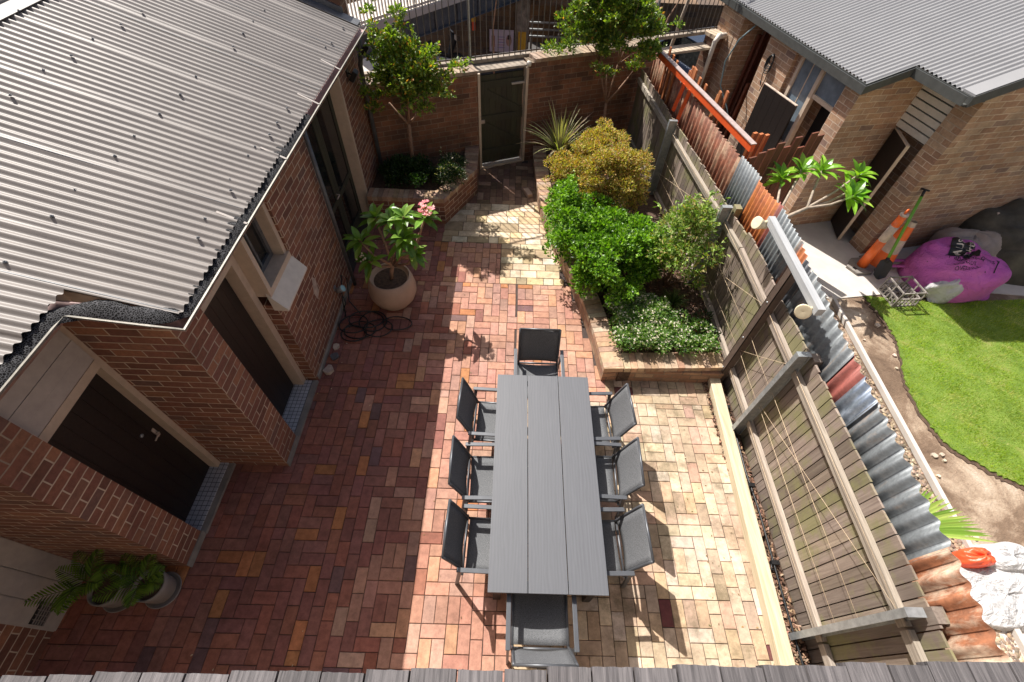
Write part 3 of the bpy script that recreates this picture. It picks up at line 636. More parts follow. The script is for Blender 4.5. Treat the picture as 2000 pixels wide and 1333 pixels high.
SHOOT={'golden_shrub':(70,.03,.12),'green_shrub':(60,.03,.13),'airy_shrub':(75,.08,.26),'pale_flower_shrub':(16,.04,.12)}
def tree(label, base, forks, crown_c, crown_r, n, cr, per, L, Wd, cols, p=None, extra_c=None, trunk_r=.035):
    T=thing('small_tree',label,'tree',base); b=Vector(base); mb=MB()
    cen=ellipsoid_centers(np.array(crown_c)-np.array(base),crown_r,n,.25)
    if extra_c is not None: cen=np.vstack([cen,np.array(extra_c)-np.array(base)])
    f0=Vector(forks[0])-b; mb.tube([(0,0,0),(f0.x*.3+.01,f0.y*.3,f0.z*.5),tuple(f0)],[trunk_r*1.25,trunk_r,trunk_r*.85],8); tr=mb.build('trunk','bark',T)
    mb=MB(); ends=[Vector(f)-b for f in forks[1:]]
    for e in ends: mb.tube([tuple(f0),tuple(f0.lerp(e,.5)+Vector((0,0,-.03))),tuple(e)],[trunk_r*.7,trunk_r*.55,trunk_r*.4],6)
    for c_ in cen[::max(1,len(cen)//34)]:
        c_=Vector(c_); e=min(ends,key=lambda q:(q-c_).length); mb.tube([tuple(e),tuple(e.lerp(c_,.5)+Vector((0,0,.04))),tuple(c_)],[trunk_r*.35,trunk_r*.22,.004],5)
    mb.build('branches','bark',T)
    P,D=clumps(cen,RNG.uniform(cr*.6,cr*1.4,len(cen)),per,.9,.35); P2,D2=shoots(cen,np.array(crown_c)-b,80,.12,.34,16); P=np.vstack([P,P2]); D=np.vstack([D,D2])
    # new growth at the crown's rim is orange
    C=pal(len(P),cols,p); leaves('crown',P,D,RNG.uniform(L*.7,L*1.25,len(P)),RNG.uniform(Wd*.7,Wd*1.25,len(P)),C,'leaf',T); return T
G1=[(.09,.15,.025),(.14,.22,.03),(.21,.29,.04),(.33,.34,.05),(.44,.20,.05),(.045,.08,.018)]
tree('slender small tree with glossy green and bronze leaves left of the gate',(-1.76,7.38,.42),[(-1.72,7.36,1.28),(-1.98,7.36,1.60),(-1.52,7.33,1.52),(-1.70,7.38,1.95),(-1.62,7.35,2.2)],
     (-1.60,7.24,1.95),(.60,.44,.60),165,.105,66,.062,.034,G1,[.25,.27,.2,.12,.06,.10],
     extra_c=[(-1.95,7.2,2.55),(-1.98,7.2,2.7),(-2.0,7.2,2.85),(-1.88,7.25,2.45),(-1.8,7.2,2.35),(-1.6,7.2,2.7),(-1.62,7.2,2.85),(-1.45,7.2,2.45),(-1.42,7.2,2.5),(-1.1,7.2,2.05),(-.95,7.2,2.12),(-.85,7.2,2.2),(-1.2,7.2,1.95),(-2.1,7.25,1.75),(-1.15,7.2,1.85),(-1.3,7.2,2.15),(-1.9,7.2,3.0)])
tree('multi-stemmed small tree with a dense green crown right of the gate',(1.72,8.78,.24),[(1.70,8.80,1.1),(1.60,8.78,1.7),(1.78,8.80,1.75),(2.02,8.82,1.55),(1.45,8.8,1.8)],
     (1.50,8.55,2.32),(.92,.46,.72),210,.13,84,.062,.034,G1,[.33,.30,.18,.07,.02,.10],trunk_r=.03,
     extra_c=[(2.2,8.7,1.9),(2.05,8.7,1.75),(2.3,8.7,2.1),(1.4,8.7,1.72),(1.55,8.7,1.62),(2.6,8.7,2.4)])
YG=[(.44,.36,.07),(.50,.33,.10),(.34,.34,.06),(.50,.26,.10),(.22,.22,.05),(.14,.11,.045),(.38,.20,.09)]
shrub('golden_shrub','rounded shrub with dense golden bronze foliage beside the strappy plant','shrub',(1.46,6.55,.95),(.70,.74,.55),230,.12,190,.036,.020,YG,[.23,.2,.18,.1,.12,.1,.07],'leafmatt')
BG=[(.10,.22,.012),(.14,.29,.02),(.19,.35,.03),(.05,.13,.012),(.025,.06,.008),(.26,.42,.05)]
shrub('green_shrub','large bright green shrub in the middle of the right planter','shrub',(1.42,5.12,.66),(.80,.88,.50),230,.125,95,.055,.034,BG,[.24,.24,.2,.14,.1,.08])
shrub('green_shrub','narrow bright green shrub on the planter edge below the golden one','shrub',(.82,5.95,.66),(.20,.62,.45),64,.11,90,.05,.032,BG,[.2,.24,.26,.1,.06,.14])
AG=[(.18,.29,.05),(.25,.36,.08),(.13,.22,.03),(.32,.40,.11),(.08,.14,.02),(.34,.28,.10)]
shrub('airy_shrub','tall loose pale green shrub leaning against the paling fence','shrub',(2.34,4.90,.86),(.40,.52,.58),72,.11,56,.066,.026,AG,None,'leafmatt')
# groundcover with white flowers
T=thing('flowering_shrub','low spreading shrub with small white flowers at the near end of the planter','shrub',(1.85,3.95,.24))
cen=[];
for _ in range(230):
    x=random.uniform(-.62,.80); y=random.uniform(-.36,.48)
    if x < -.45+(.48-y)*-.0 or (x>.35 and y>.1-(x-.35)*.5+.1): continue
    cen.append((x,y,.17+random.uniform(-.05,.06)))
P,D=clumps(cen,[.10]*len(cen),80,.9); keep=P[:,2]>0; P=P[keep];D=D[keep]
leaves('foliage',P,D,RNG.uniform(.03,.055,len(P)),RNG.uniform(.015,.026,len(P)),pal(len(P),[(.07,.16,.03),(.11,.22,.04),(.16,.28,.06),(.05,.11,.02),(.24,.34,.11)]),'leaf',T)
idx=RNG.choice(len(P),1500,replace=False); idx=idx[P[idx,2]>.15]; FP=[];FD=[]
for i in idx:
    for a in range(5): FP.append(P[i]+np.array([0,0,.022])); FD.append([math.cos(a*1.257),math.sin(a*1.257),.25])
leaves('flowers',np.array(FP),np.array(FD),.017,.011,pal(len(FP),[(.72,.68,.60),(.66,.58,.50)],j=.06),'leafmatt',T)
def tuft(name,label,loc,n,L,Wd,cols,spread=1.,group=None,cat='plant',droop=.9):
    T=thing(name,label,cat,loc,0,group); mb=MB()
    for i in range(n):
        a=random.uniform(0,2*PI); t_=random.uniform(.15,1.15)*spread; l=L*random.uniform(.7,1.15); dr=Vector((math.cos(a),math.sin(a),0)); sd=Vector((-dr.y,dr.x,0)); pts=[]
        for k_ in range(6):
            s=k_/5; ang=t_*(.35+s*droop); pts.append((pts[-1] if pts else Vector((0,0,.0)))+(dr*math.sin(ang)+Vector((0,0,math.cos(ang))))*(l/5 if k_ else 0))
        ws=[.6,1,.95,.75,.45,.05]; vs=[]
        for p,w_ in zip(pts,ws): vs+= [p+sd*Wd*w_/2+Vector((0,0,Wd*.2*w_)),p,p-sd*Wd*w_/2+Vector((0,0,Wd*.2*w_))]
        fs=[]
        for k_ in range(5): fs+=[(k_*3,k_*3+1,k_*3+4,k_*3+3),(k_*3+1,k_*3+2,k_*3+5,k_*3+4)]
        mb.add(vs,fs,jit(random.choice(cols),.2))
    mb.build('leaves','leafmatt',T); return T
tuft('strappy_plant','spiky clump of long pale strap leaves just right of the gate',(.84,7.90,.5),120,.86,.032,[(.30,.31,.14),(.46,.42,.26),(.12,.14,.05),(.42,.36,.24),(.16,.10,.07)],1.25,cat='plant')
GG=[(.05,.10,.02),(.09,.15,.03),(.13,.18,.05)]
tuft('grass_tuft','small round grassy tuft nearest the planter wall edge',(1.44,4.72,.24),150,.24,.009,GG,1.2,'grassy tufts in the planter',droop=1.3)
tuft('grass_tuft','smallest grassy tuft, between the two others in the mulch',(1.82,4.60,.24),90,.18,.010,GG,1.2,'grassy tufts in the planter',droop=1.3)
tuft('grass_tuft','wide grassy tuft beneath the loose pale green shrub',(2.35,4.52,.24),170,.27,.009,GG,1.2,'grassy tufts in the planter',droop=1.3)
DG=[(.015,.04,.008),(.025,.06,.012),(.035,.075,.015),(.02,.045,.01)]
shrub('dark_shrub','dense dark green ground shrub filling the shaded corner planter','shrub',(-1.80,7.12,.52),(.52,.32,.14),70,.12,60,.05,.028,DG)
shrub('pale_flower_shrub','bushy shrub with pale pinkish flowers at the gate end of the corner planter','shrub',(-1.08,7.18,.58),(.22,.45,.16),40,.10,56,.045,.02,DG+[(.40,.36,.28),(.05,.09,.03)],[.2,.2,.15,.1,.17,.18])
shrub('dark_shrub','low dark sprawling plant at the foot of the paling fence','shrub',(2.58,3.95,.32),(.14,.42,.10),20,.08,40,.05,.02,DG+[(.12,.05,.03)])
mb=MB()
for _ in range(1500):
    x=random.uniform(1.2,2.84); y=random.uniform(3.6,5.4)
    if x < 1.40+ (y-3.6)*-.12: continue
    c_=jit(random.choice([(.10,.05,.03),(.16,.09,.06),(.06,.035,.025),(.24,.16,.11)]),.3); m=Matrix.Translation((x,y,.247+random.uniform(0,.01)))@Matrix.Rotation(random.uniform(0,6.3),4,'Z')@Matrix.Rotation(random.uniform(-.5,.5),4,'X'); mb.box((-.02,-.006,-.003),(.02,.006,.003),c_,m)
for _ in range(1700):
    x=random.uniform(2.60,2.86); y=random.uniform(-.6,3.4); c_=jit(random.choice([(.14,.08,.05),(.22,.13,.09),(.08,.045,.03),(.30,.2,.14)]),.3); m=Matrix.Translation((x,y,.01+random.uniform(0,.02)))@Matrix.Rotation(random.uniform(0,6.3),4,'Z')@Matrix.Rotation(random.uniform(-.5,.5),4,'X'); mb.box((-.018,-.007,-.003),(.018,.007,.004),c_,m)
struct(mb.build('mulch','mulch'),'stuff')

def bigleaf(mb, p, d, L, Wd, col, droop=.5, up=Vector((0,0,1))):
    d=Vector(d).normalized(); s=d.cross(up); s=s.normalized() if s.length>.01 else Vector((1,0,0)); u=s.cross(d); prof=[.05,.55,.9,1,.85,.5,.03]; vs=[]; q=Vector(p); n=len(prof)
    for i,w_ in enumerate(prof):
        ang=-droop*i/(n-1)*1.2; dd=(d*math.cos(ang)+u*math.sin(ang)); uu=(u*math.cos(ang)-d*math.sin(ang))
        if i: q=q+dd*L/(n-1)
        vs+=[q+s*Wd*w_/2+uu*Wd*w_*.14,q,q-s*Wd*w_/2+uu*Wd*w_*.14]
    fs=[]
    for i in range(n-1): fs+=[(i*3,i*3+1,i*3+4,i*3+3),(i*3+1,i*3+2,i*3+5,i*3+4)]
    mb.add(vs,fs,col)
def whorl(mb, p, axis, n, L, Wd, cols, tilt=1.0):
    axis=Vector(axis).normalized(); a=axis.orthogonal().normalized(); b=axis.cross(a)
    for i in range(n):
        t_=i*2.399; ti=lerp(.35,1.45,i/n)*tilt; r=(a*math.cos(t_)+b*math.sin(t_)); d=axis*math.cos(ti)+r*math.sin(ti); bigleaf(mb,Vector(p)+axis*(-.06*i/n),d,L*random.uniform(.75,1.1)*(.7+.3*i/n),Wd*random.uniform(.85,1.1),jit(random.choice(cols),.15),random.uniform(.3,.9))
FR=[(.07,.15,.018),(.11,.22,.025),(.15,.28,.04),(.22,.34,.07)]
# pot and frangipani
PT=thing('plant_pot','large round terracotta coloured pot on the shaded red bricks','pot',(-1.66,4.62,0))
mb=MB(); mb.lathe([(.0,0),(.20,0),(.235,.03),(.30,.12),(.335,.22),(.335,.30),(.315,.40),(.285,.50),(.27,.505),(.262,.50),(.27,.44),(.0,.43)],n=48); mb.build('pot_body','pot',PT)
mb=MB(); mb.lathe([(.268,.435),(.15,.447),(0,.45)],n=24); mb.build('potting_soil','soil',PT)
T=thing('frangipani','branching frangipani with long glossy leaves and a pink flower head in the round pot','plant',(-1.66,4.62,.45))
mb=MB(); tips=[((.32,-.07,.78),(.1,-.35,1)),((.33,.08,1.0),(.2,.0,1)),((.60,.12,1.0),(.6,.1,.8)),((.14,.12,.92),(-.2,.1,1)),((-.28,.0,.66),(-.5,-.1,1)),((-.20,-.10,.40),(-.6,-.3,.8)),((.42,-.10,.55),(.8,-.2,.5)),((-.10,.25,.85),(-.5,.3,1))]
mb.tube([(.02,.0,-.02),(.04,.0,.14),(.08,.0,.26)],[.03,.028,.026],8)
for p,_a in tips: p=Vector(p); mb.tube([(.08,0,.24),tuple(Vector((.08,0,.26)).lerp(p,.5)+Vector((p.x*.15,p.y*.2,-.05))),tuple(p)],[.02,.016,.014],7)
mb.build('branches','bark',T); mb=MB()
for i,(p,a_) in enumerate(tips): whorl(mb,p,a_,18 if i==0 else 14,.33 if i in (0,4) else .29,.088,FR,1.15)
mb.build('leaves','leafbig',T)
mb=MB()
def flower(mb,p,r,cols):
    for a in range(5):
        t_=a*1.257; d=Vector((math.cos(t_),math.sin(t_),.35)); s=Vector((-d.y,d.x,0)); p=Vector(p); mb.add([p,p+d*r*.6+s*r*.35,p+d*r,p+d*r*.6-s*r*.35],[(0,1,2,3)],jit(random.choice(cols),.15))
for _ in range(40):
    d=Vector((random.gauss(0,1),random.gauss(0,1),random.gauss(0,1))).normalized(); flower(mb,Vector((.62,.10,1.12))+d*.085,.03,[(.66,.24,.30),(.74,.42,.42),(.56,.15,.2)])
mb.build('flower_head','leafmatt',T)
mb=MB()
for _ in range(12):
    d=Vector((random.gauss(0,1),random.gauss(0,1),random.gauss(0,.6))).normalized(); mb.lathe([(0,-.012),(.012,-.004),(.012,.004),(0,.014)],tuple(Vector((-.26,-.16,.52))+d*.06),8,col=(.6,.55,.42))
mb.build('flower_buds','cap',T)
# neighbour frangipani over the fence
T=thing('frangipani','tall bare-stemmed frangipani with leafy tips rising behind the corrugated screen','plant',(3.45,4.95,0))
mb=MB(); O_=Vector((3.45,4.95,0))
def W(p): return tuple(Vector(p)-O_)
mb.tube([(0,0,0),(-.05,.02,.7),(0,.05,1.35)],[.04,.035,.03],8)
TP=[((4.0,5.85,1.62),(.1,.1,1)),((4.28,5.85,1.62),(.2,.1,1)),((4.86,5.90,1.55),(.5,.2,1)),((4.62,5.45,1.5),(.5,-.2,.9)),((3.72,5.75,1.55),(-.3,.2,1)),((4.74,5.70,1.42),(.5,-.4,.7))]
J=(3.95,5.25,1.42); mb.tube([(0,.05,1.35),W(J)],[.03,.022],7)
for p,a_ in TP: mb.tube([W(J) if p[0]>4.2 else (0,.05,1.35),W(tuple(Vector(J).lerp(Vector(p),.55)+Vector((0,0,-.05)))) if p[0]>4.2 else W(tuple(Vector((3.45,5.0,1.35)).lerp(Vector(p),.5))),W(p)],[.02,.016,.013],7)
mb.build('branches','barkgrey',T); mb=MB()
for p,a_ in TP: whorl(mb,W(p),a_,15,.35,.088,[(.14,.32,.02),(.19,.38,.03),(.27,.46,.05),(.10,.22,.02)])
mb.build('leaves','leafbig',T)
# palms in pots
def frond(mb,p,az_,L,n,ll,cols,tilt=.5,droop=1.1,lw=.014):
    dr=Vector((math.cos(az_),math.sin(az_),0)); sd=Vector((-dr.y,dr.x,0)); pts=[Vector(p)]
    for i in range(12):
        a=tilt+droop*i/12; pts.append(pts[-1]+(dr*math.sin(a)+Vector((0,0,math.cos(a))))*L/12)
    mb.tube([tuple(q) for q in pts],[.006-.0004*i for i in range(13)],4,(.08,.14,.02))
    for i in range(n):
        s=.3+.7*i/n; f=s*12; k_=min(11,int(f)); q=pts[k_].lerp(pts[k_+1],f-k_); t_=(pts[k_+1]-pts[k_]).normalized()
        for sg in (-1,1):
            d=(sd*sg*.8+t_*.75).normalized(); l=ll*(math.sin(PI*min(1,.25+s*.7)))
            bigleaf(mb,q,d,l,lw,jit(random.choice(cols),.2),.5)
PC=[(.06,.12,.015),(.10,.19,.02),(.15,.26,.03)]
def palm(label,plabel,x,y,h,n,L,dark=False):
    P_=thing('palm_pot',plabel,'pot',(x,y,0),0,'grey pots with small palms'); mb=MB(); mb.lathe([(0,.012),(.10,.012),(.12,.03),(.135,.2),(.14,.26),(.128,.262),(.122,.22),(0,.21)],n=32); mb.build('pot_body','potgrey',P_)
    mb=MB(); mb.lathe([(0,0),(.15,0),(.16,.025),(.15,.025),(.14,.01),(0,.01)],n=32); mb.build('saucer','potgrey',P_)
    mb=MB(); mb.lathe([(.12,.222),(0,.228)],n=20); mb.build('potting_soil','soil',P_)
    T=thing('parlour_palm',label,'plant',(x,y,.22)); mb=MB()
    for i in range(n): frond(mb,(random.uniform(-.02,.02),random.uniform(-.02,.02),h*random.random()),i*2.4+.4,L*random.uniform(.8,1.1),13,.13,PC,.25,1.2)
    mb.build('fronds','leaf',T)
palm('bushy little palm with bright feathery fronds in the outer pot','pale grey pot on a saucer, the outer of two by the brick pier',-3.18,.76,.10,7,.40)
palm('dark little palm deep in the corner by the painted boards','pale grey pot nearer the painted board wall',-3.55,.72,.25,8,.46)
# pot palm frond from next door
T=thing('palm_plant','yellow green palm fronds poking out beside the rusty fence sheet','plant',(3.35,1.25,0)); mb=MB()
mb.tube([(0,0,0),(.05,0,.9)],[.05,.03],8,(.12,.10,.05))
mb.tube([(.05,0,.9),(-.05,-.1,1.25),(-.14,-.16,1.42)],[.014,.011,.008],6,(.2,.3,.05))
for i in range(26):
    t_=i/25; az_=lerp(-.08,1.35,t_)+random.uniform(-.04,.04); bigleaf(mb,(-.16+.12*(1-t_)*0,-.18+.02*i*.4,1.42-.004*i),(math.cos(az_),math.sin(az_)*.6,.12),.66-.30*t_,.030,jit(random.choice([(.24,.36,.06),(.34,.44,.10),(.18,.30,.04)]),.15),.25)
mb.build('fronds','leaf',T)

# ================================================================== PALING FENCE
FP_=[(2.88,-1.2),(2.90,4.3),(2.34,9.42)]; fx=lambda y:pathx(FP_,y)
FZ=lambda y: 1.58 if y<3 else (1.55 if y<4.5 else 1.50)
T=thing('paling_fence','weathered grey timber paling fence with mossy boards and steel posts','fence')
mb=MB(); y=-1.1; rf=random.Random(11)
while y<9.35:
    w_=rf.uniform(.088,.105); a=fx(y); b=fx(y+w_-.004); zt=FZ(y)+rf.uniform(-.012,.012); g=rf.uniform(.6,1.2); c_=(g*1.04,g,g*rf.uniform(.9,1)); off=rf.uniform(0,.006)
    mb.prism([(a+off,y),(b+off,y+w_-.009),(b+.018+off,y+w_-.009),(a+.018+off,y)],-.02,[zt,zt-rf.uniform(0,.012),zt-rf.uniform(0,.012),zt],c_); y+=w_
mb.build('paling_panel','paling',T)
for z_ in (.30,1.33):
    for y0,y1 in ((-1.1,.45),(.45,2.62),(2.62,4.45),(4.45,7.15),(7.15,9.3)):
        mb=MB(); mb.bar((fx(y0)-.024,y0+.01,z_+random.uniform(-.01,.01)),(fx(y1)-.024,y1-.01,z_),.045,.085,jit((1,1,1),.1)); mb.build('rail','rail',T)
def hpost(y,h,mat='steel',lean=0,z0=0):
    x=fx(y)-.05; mb=MB()
    mb.box((x-.10,y-.028,z0),(x-.094,y+.028,h)); mb.box((x+.02,y-.028,z0),(x+.026,y+.028,h)); mb.box((x-.094,y-.006,z0),(x+.02,y+.006,h)); mb.box((x-.10,y-.03,h),(x+.03,y+.03,h+.004)); return mb.build('post',mat,T)
for y_,h in ((.52,1.55),(2.62,1.62),(4.98,1.58),(7.2,1.58)): hpost(y_,h)
for y_ in (.50,2.60,4.96): mb=MB(); mb.box((fx(y_)-.0,y_-.05,0),(fx(y_)+.08,y_+.05,1.60),(.8,.8,.8)); mb.build('back_post','paling',T)
# brown channel post carrying the flood lamp batten
t=thing('steel_post','tall brown steel channel post standing in front of the paling fence','post',(2.80,3.40,0)); mb=MB()
mb.box((-.03,-.05,-.0),(-.022,.05,1.98)); mb.box((-.03,-.05,-.0),(.06,-.042,1.98)); mb.box((-.03,.042,-.0),(.06,.05,1.98)); mb.build('channel','brownsteel',t)
mb=MB()
for z_ in (.3,.9,1.5): mb.lathe([(.012,0),(.01,.008),(0,.01)],n=8,M_=Matrix.Translation((-.03,0,z_))@Matrix.Rotation(-PI/2,4,'Y'))
mb.build('bolts','steel',t)
t=thing('lamp_batten','pale grey timber batten fixed level across the brown post, carrying two flood lamps','batten',(2.80,3.46,2.03))
mb=MB(); mb.box((-.035,-.67,-.05),(.035,.68,.03)); mb.build('channel','batten',t)
for lb,yy,rot in (('round cream flood lamp at the far end of the batten',.66,(.1,-1.2)),('fluted cream flood lamp at the near end of the batten',-.60,(.9,-.9))):
    f=thing('flood_lamp',lb,'lamp',(2.77,3.46+yy,2.0),0,'cream flood lamps'); R_=Matrix.Translation((-.07,0,-.03))@Matrix.Rotation(rot[1],4,'Y')@Matrix.Rotation(rot[0],4,'X')
    mb=MB(); mb.lathe([(0,-.10),(.03,-.10),(.035,-.06),(.05,-.03),(.068,.03),(.07,.05),(.062,.052),(.0,.045)],n=24,M_=R_); mb.build('housing','cream_lamp',f); mb=MB(); mb.tube([(.0,0,0),(-.05,0,-.02)],.018,8); mb.build('bracket','cream_lamp',f)
# trellis twine
t=thing('twine_trellis','thin pale twine strung between the posts of the paling fence','twine'); wires=[]
def wr(y0,z0,y1,z1,r=.0019):
    mb=MB(); x0=fx(y0)-.085; x1=fx(y1)-.085; mb.tube([(x0,y0,z0),(lerp(x0,x1,.5),lerp(y0,y1,.5),lerp(z0,z1,.5)-.008),(x1,y1,z1)],r,5); mb.build('twine','twine',t)
for y0,y1 in ((.55,2.6),(2.65,3.36),(3.44,4.95),(5.0,7.15)):
    for z_ in (.36,.66,.96,1.40): wr(y0,z_,y1,z_+random.uniform(-.02,.02))
    wr(y0,1.40,y1,.70); 
# hose line and fittings at fence foot
t=thing('irrigation_hose','black irrigation hose with clamps running along the foot of the paling fence','hose'); mb=MB()
mb.tube([(2.80,3.3,.05),(2.79,2.9,.06),(2.80,2.5,.05),(2.78,2.1,.06),(2.80,1.7,.05),(2.78,1.2,.06),(2.77,.7,.05),(2.77,.2,.04),(2.78,-.5,.04)],.011,7); mb.build('hose','hose',t)
for y_ in (1.95,1.15,2.95): mb=MB(); mb.box((2.75,y_-.02,.04),(2.83,y_+.02,.08)); mb.tube([(2.76,y_,.06),(2.74,y_-.06,.05),(2.80,y_-.08,.06)],.010); mb.build('clamp','black',t)
mb=MB(); S0=(2.655,3.40); S1=(2.50,-.5); mb.prism([(2.655,3.40),(2.79,3.40),(2.625,-.6),(2.49,-.6)],0,.12); o=mb.build('timber_sleeper','sleeper',bev=.006); tag(o,'long yellowish pine sleeper edging the tan paving by the fence','sleeper')

# ================================================================== CORRUGATED SCREEN
CP=[(2.975,-1.2),(2.98,4.3),(2.86,6.4),(2.50,9.3)]; cx=lambda y:pathx(CP,y)
def CZ(y):
    pts=[(-1.2,1.78),(.2,1.84),(.9,1.87),(2.1,1.92),(2.9,1.95),(3.75,2.05),(4.4,2.05),(5.3,1.98),(6.4,1.90),(9.3,1.88)]
    for (a,za),(b,zb) in zip(pts,pts[1:]):
        if y<=b: return lerp(za,zb,(y-a)/(b-a))
    return pts[-1][1]
M['c_rust']=rusty('rusted_iron',(.50,.40,.30),(.24,.09,.04),.56,.8,.1)
M['c_galv']=rusty('weathered_galvanised',(.17,.185,.195),(.24,.17,.12),.15,.5,.45)
M['c_shiny']=rusty('shiny_galvanised',(.30,.35,.42),(.25,.28,.32),.2,.3,.75)
M['c_red']=rusty('faded_red_iron',(.26,.075,.06),(.16,.06,.05),.3,.6,.1)
M['c_orange']=rusty('orange_rust_iron',(.48,.17,.03),(.32,.09,.025),.6,.65,.1)
M['c_brown']=rusty('brown_rust_iron',(.46,.33,.22),(.24,.085,.045),.6,.65,.15)
M['c_dark']=rusty('dark_iron',(.07,.075,.085),(.10,.05,.04),.2,.5,.4)
T=thing('corrugated_screen','patchwork screen of upright corrugated iron sheets, rusty, grey, red and orange, behind the palings','screen')
def csheet(y0,y1,mat,dz=0,label=None,pitch=.076,amp=.011,lower=0):
    V=[];F=[];n=max(6,int((y1-y0)/pitch*10)); off=random.uniform(0,.006)
    for i in range(n+1):
        y_=lerp(y0,y1,i/n); a=amp*math.cos(2*PI*y_/pitch); x=cx(y_)+a+off; zt=CZ(y_)+dz+.006*math.sin(y_*9)
        for k_ in range(5): V.append((x,y_,lerp(-.02,zt,k_/4)))
    for i in range(n):
        for k_ in range(4): F.append((i*5+k_,i*5+k_+1,(i+1)*5+k_+1,(i+1)*5+k_))
    o=np_mesh('sheet',np.array(V),np.array(F),np.ones((len(F),3)),mat,T,True); so_=o.modifiers.new('s','SOLIDIFY'); so_.thickness=.0015
    if label: setlab(o,label)
csheet(-1.0,.86,'c_rust',-.0,'heavily rusted orange brown sheet',.128,.020)
csheet(.84,1.95,'c_galv',.0,'dull grey galvanised sheet',.128,.020); csheet(1.93,2.18,'c_shiny',.0,'shiny bluish sheet',.115,.013); csheet(2.16,2.40,'c_red',-.01,'faded red sheet',.12,.018); csheet(2.38,3.38,'c_galv',.0,'dull grey galvanised sheet',.11,.013)
csheet(3.36,3.56,'c_dark',-.03); csheet(3.54,3.74,'c_orange',-.02,'bright orange rust sheet'); csheet(3.72,4.32,'c_galv',.0); csheet(4.30,4.42,'c_red'); csheet(4.40,4.95,'c_orange',-.02,'bright orange rust sheet'); csheet(4.93,5.50,'c_galv',.02); csheet(5.48,9.25,'c_brown',-.02,'long brown rusted sheet',.11,.020)
# orange beam with hardwood slats
T=thing('slat_screen','unfinished hardwood slat screen under a bright orange painted beam','screen')
mb=MB(); mb.bar((2.40,8.62,2.02),(3.06,5.62,2.02),.055,.10); mb.build('beam','orangepaint',T); mb=MB(); mb.bar((2.40,8.62,2.072),(3.06,5.62,2.072),.075,.012); mb.build('beam_cap','beamtop',T)
rs=random.Random(4)
for (a,b,zz) in ((8.55,8.35,2.12),(8.42,8.2,2.05),(8.2,8.05,2.02),(7.9,7.8,1.95),(7.82,7.7,2.1),(7.72,7.6,2.12),(7.62,7.5,2.15),(7.45,7.3,2.02),(7.35,7.2,1.98),(6.98,6.9,2.05),(6.88,6.8,2.1),(6.79,6.7,2.12)):
    xb=pathx([(3.06,5.62),(2.40,8.62)][::1],a) if False else lerp(3.06,2.40,(a-5.62)/3.0)+.10+rs.uniform(0,.10); mb=MB(); mb.box((xb,a-.045,.0),(xb+.022,a+.03,zz+.06+rs.uniform(-.05,.05)),jit((1,1,1),.15)); mb.build('slat','orangewood',T)
for a,z0,z1 in ((7.55,1.55,1.98),(7.35,1.45,1.98)): 
    xb=lerp(3.06,2.40,(a-5.62)/3.0); mb=MB(); mb.bar((xb-.02,a,z1),(xb-.06,a+.05,z0),.03,.05); mb.build('strut','orangepaint',T)
T=thing('hardwood_fence','row of dark red brown hardwood boards with uneven tops beside the neighbour brick pier','fence'); n=9
for i in range(n):
    t_=i/(n-1); x=lerp(3.22,4.28,t_); y=lerp(5.80,6.28,t_); zt=(1.80,1.84,1.86,1.92,1.84,1.95,1.78,1.96,1.90)[i]; m=Matrix.Translation((x,y,0))@Matrix.Rotation(.42,4,'Z'); mb=MB(); mb.box((-.062,-.011,0),(.062,.011,zt),jit((1,1,1),.2),m); mb.build('board','merbau',T)
T2=thing('hardwood_offcuts','three orange brown hardwood lengths standing upright against the board fence','timber')
for i in range(3):
    m=Matrix.Translation((3.40+i*.10,6.35+i*.02,0))@Matrix.Rotation(.5,4,'Z'); mb=MB(); mb.box((-.035,-.02,0),(.035,.02,1.86-.02*i),jit((1.1,1,1),.1),m); mb.build('length','orangewood',T2)

# ================================================================== RIGHT HOUSE
RA=math.atan2(.23,.973); RH=thing('brick_house','neighbouring grey brown brick house on the right under a pale grey corrugated roof','house',(5.95,6.08,0),RA)
def RW(u,v,z=0): c=math.cos(RA);s=math.sin(RA); return (5.95+c*u-s*v,6.08+s*u+c*v,z)
B='brick_r'; mb=MB()
mb.prism([(.30,0),(4.2,0),(4.2,.25),(.30,.25)],-.02,[2.62+.3*.3,2.62+.3*4.2,2.62+.3*4.2,2.62+.3*.3])
mb.box((0,-.001,-.02),(.30,.30,2.66)); mb.box((.28,.30,-.02),(.40,.90,2.62))
mb.prism([(-.965,.90),(.30,.90),(.30,1.20),(-.965,1.20)],-.02,[2.38,2.74,2.74,2.38]); mb.box((-.62,1.20,-.02),(-.5,2.40,2.36)); mb.box((-.965,2.40,-.02),(-.5,3.14,2.38)); mb.box((-.4,3.14,-.02),(-.3,4.0,2.4)); mb.box((-.965,4.0,-.02),(-.2,4.75,2.38))
mb.box((-.90,2.30,-.02),(-.62,2.40,2.4)); mb.build('wall',B,RH)
mb=MB()
for i in range(8):
    z=1.76+i*.107; mb.box((.03,.30,z),(.055+.012*(i%2)*0,.90,z+.088)); mb.add([(.055,.30,z),(.055,.90,z),(.03,.30,z),(.03,.90,z)],[(0,1,3,2)])
mb.build('over_door_panel','white',RH); mb=MB(); mb.box((.07,.30,1.74),(.14,.90,2.62)); mb.build('panel_shade_backing','black',RH)  # black backing paints the shade seen between the slats
m=Matrix.Translation((.06,.88,0))@Matrix.Rotation(math.radians(-24),4,'Z'); mb=MB(); mb.box((-.02,-.54,.02),(.02,0,1.72),M_=m); d=mb.build('door','door',RH,.003); setlab(d,'dark brown door standing ajar below the white louvred panel')
mb=MB(); mb.box((-.022,-.545,1.715),(.022,.002,1.73),M_=m); mb.box((-.024,-.55,.02),(.024,-.54,1.72),M_=m); mb.build('door_edge','cream',d)
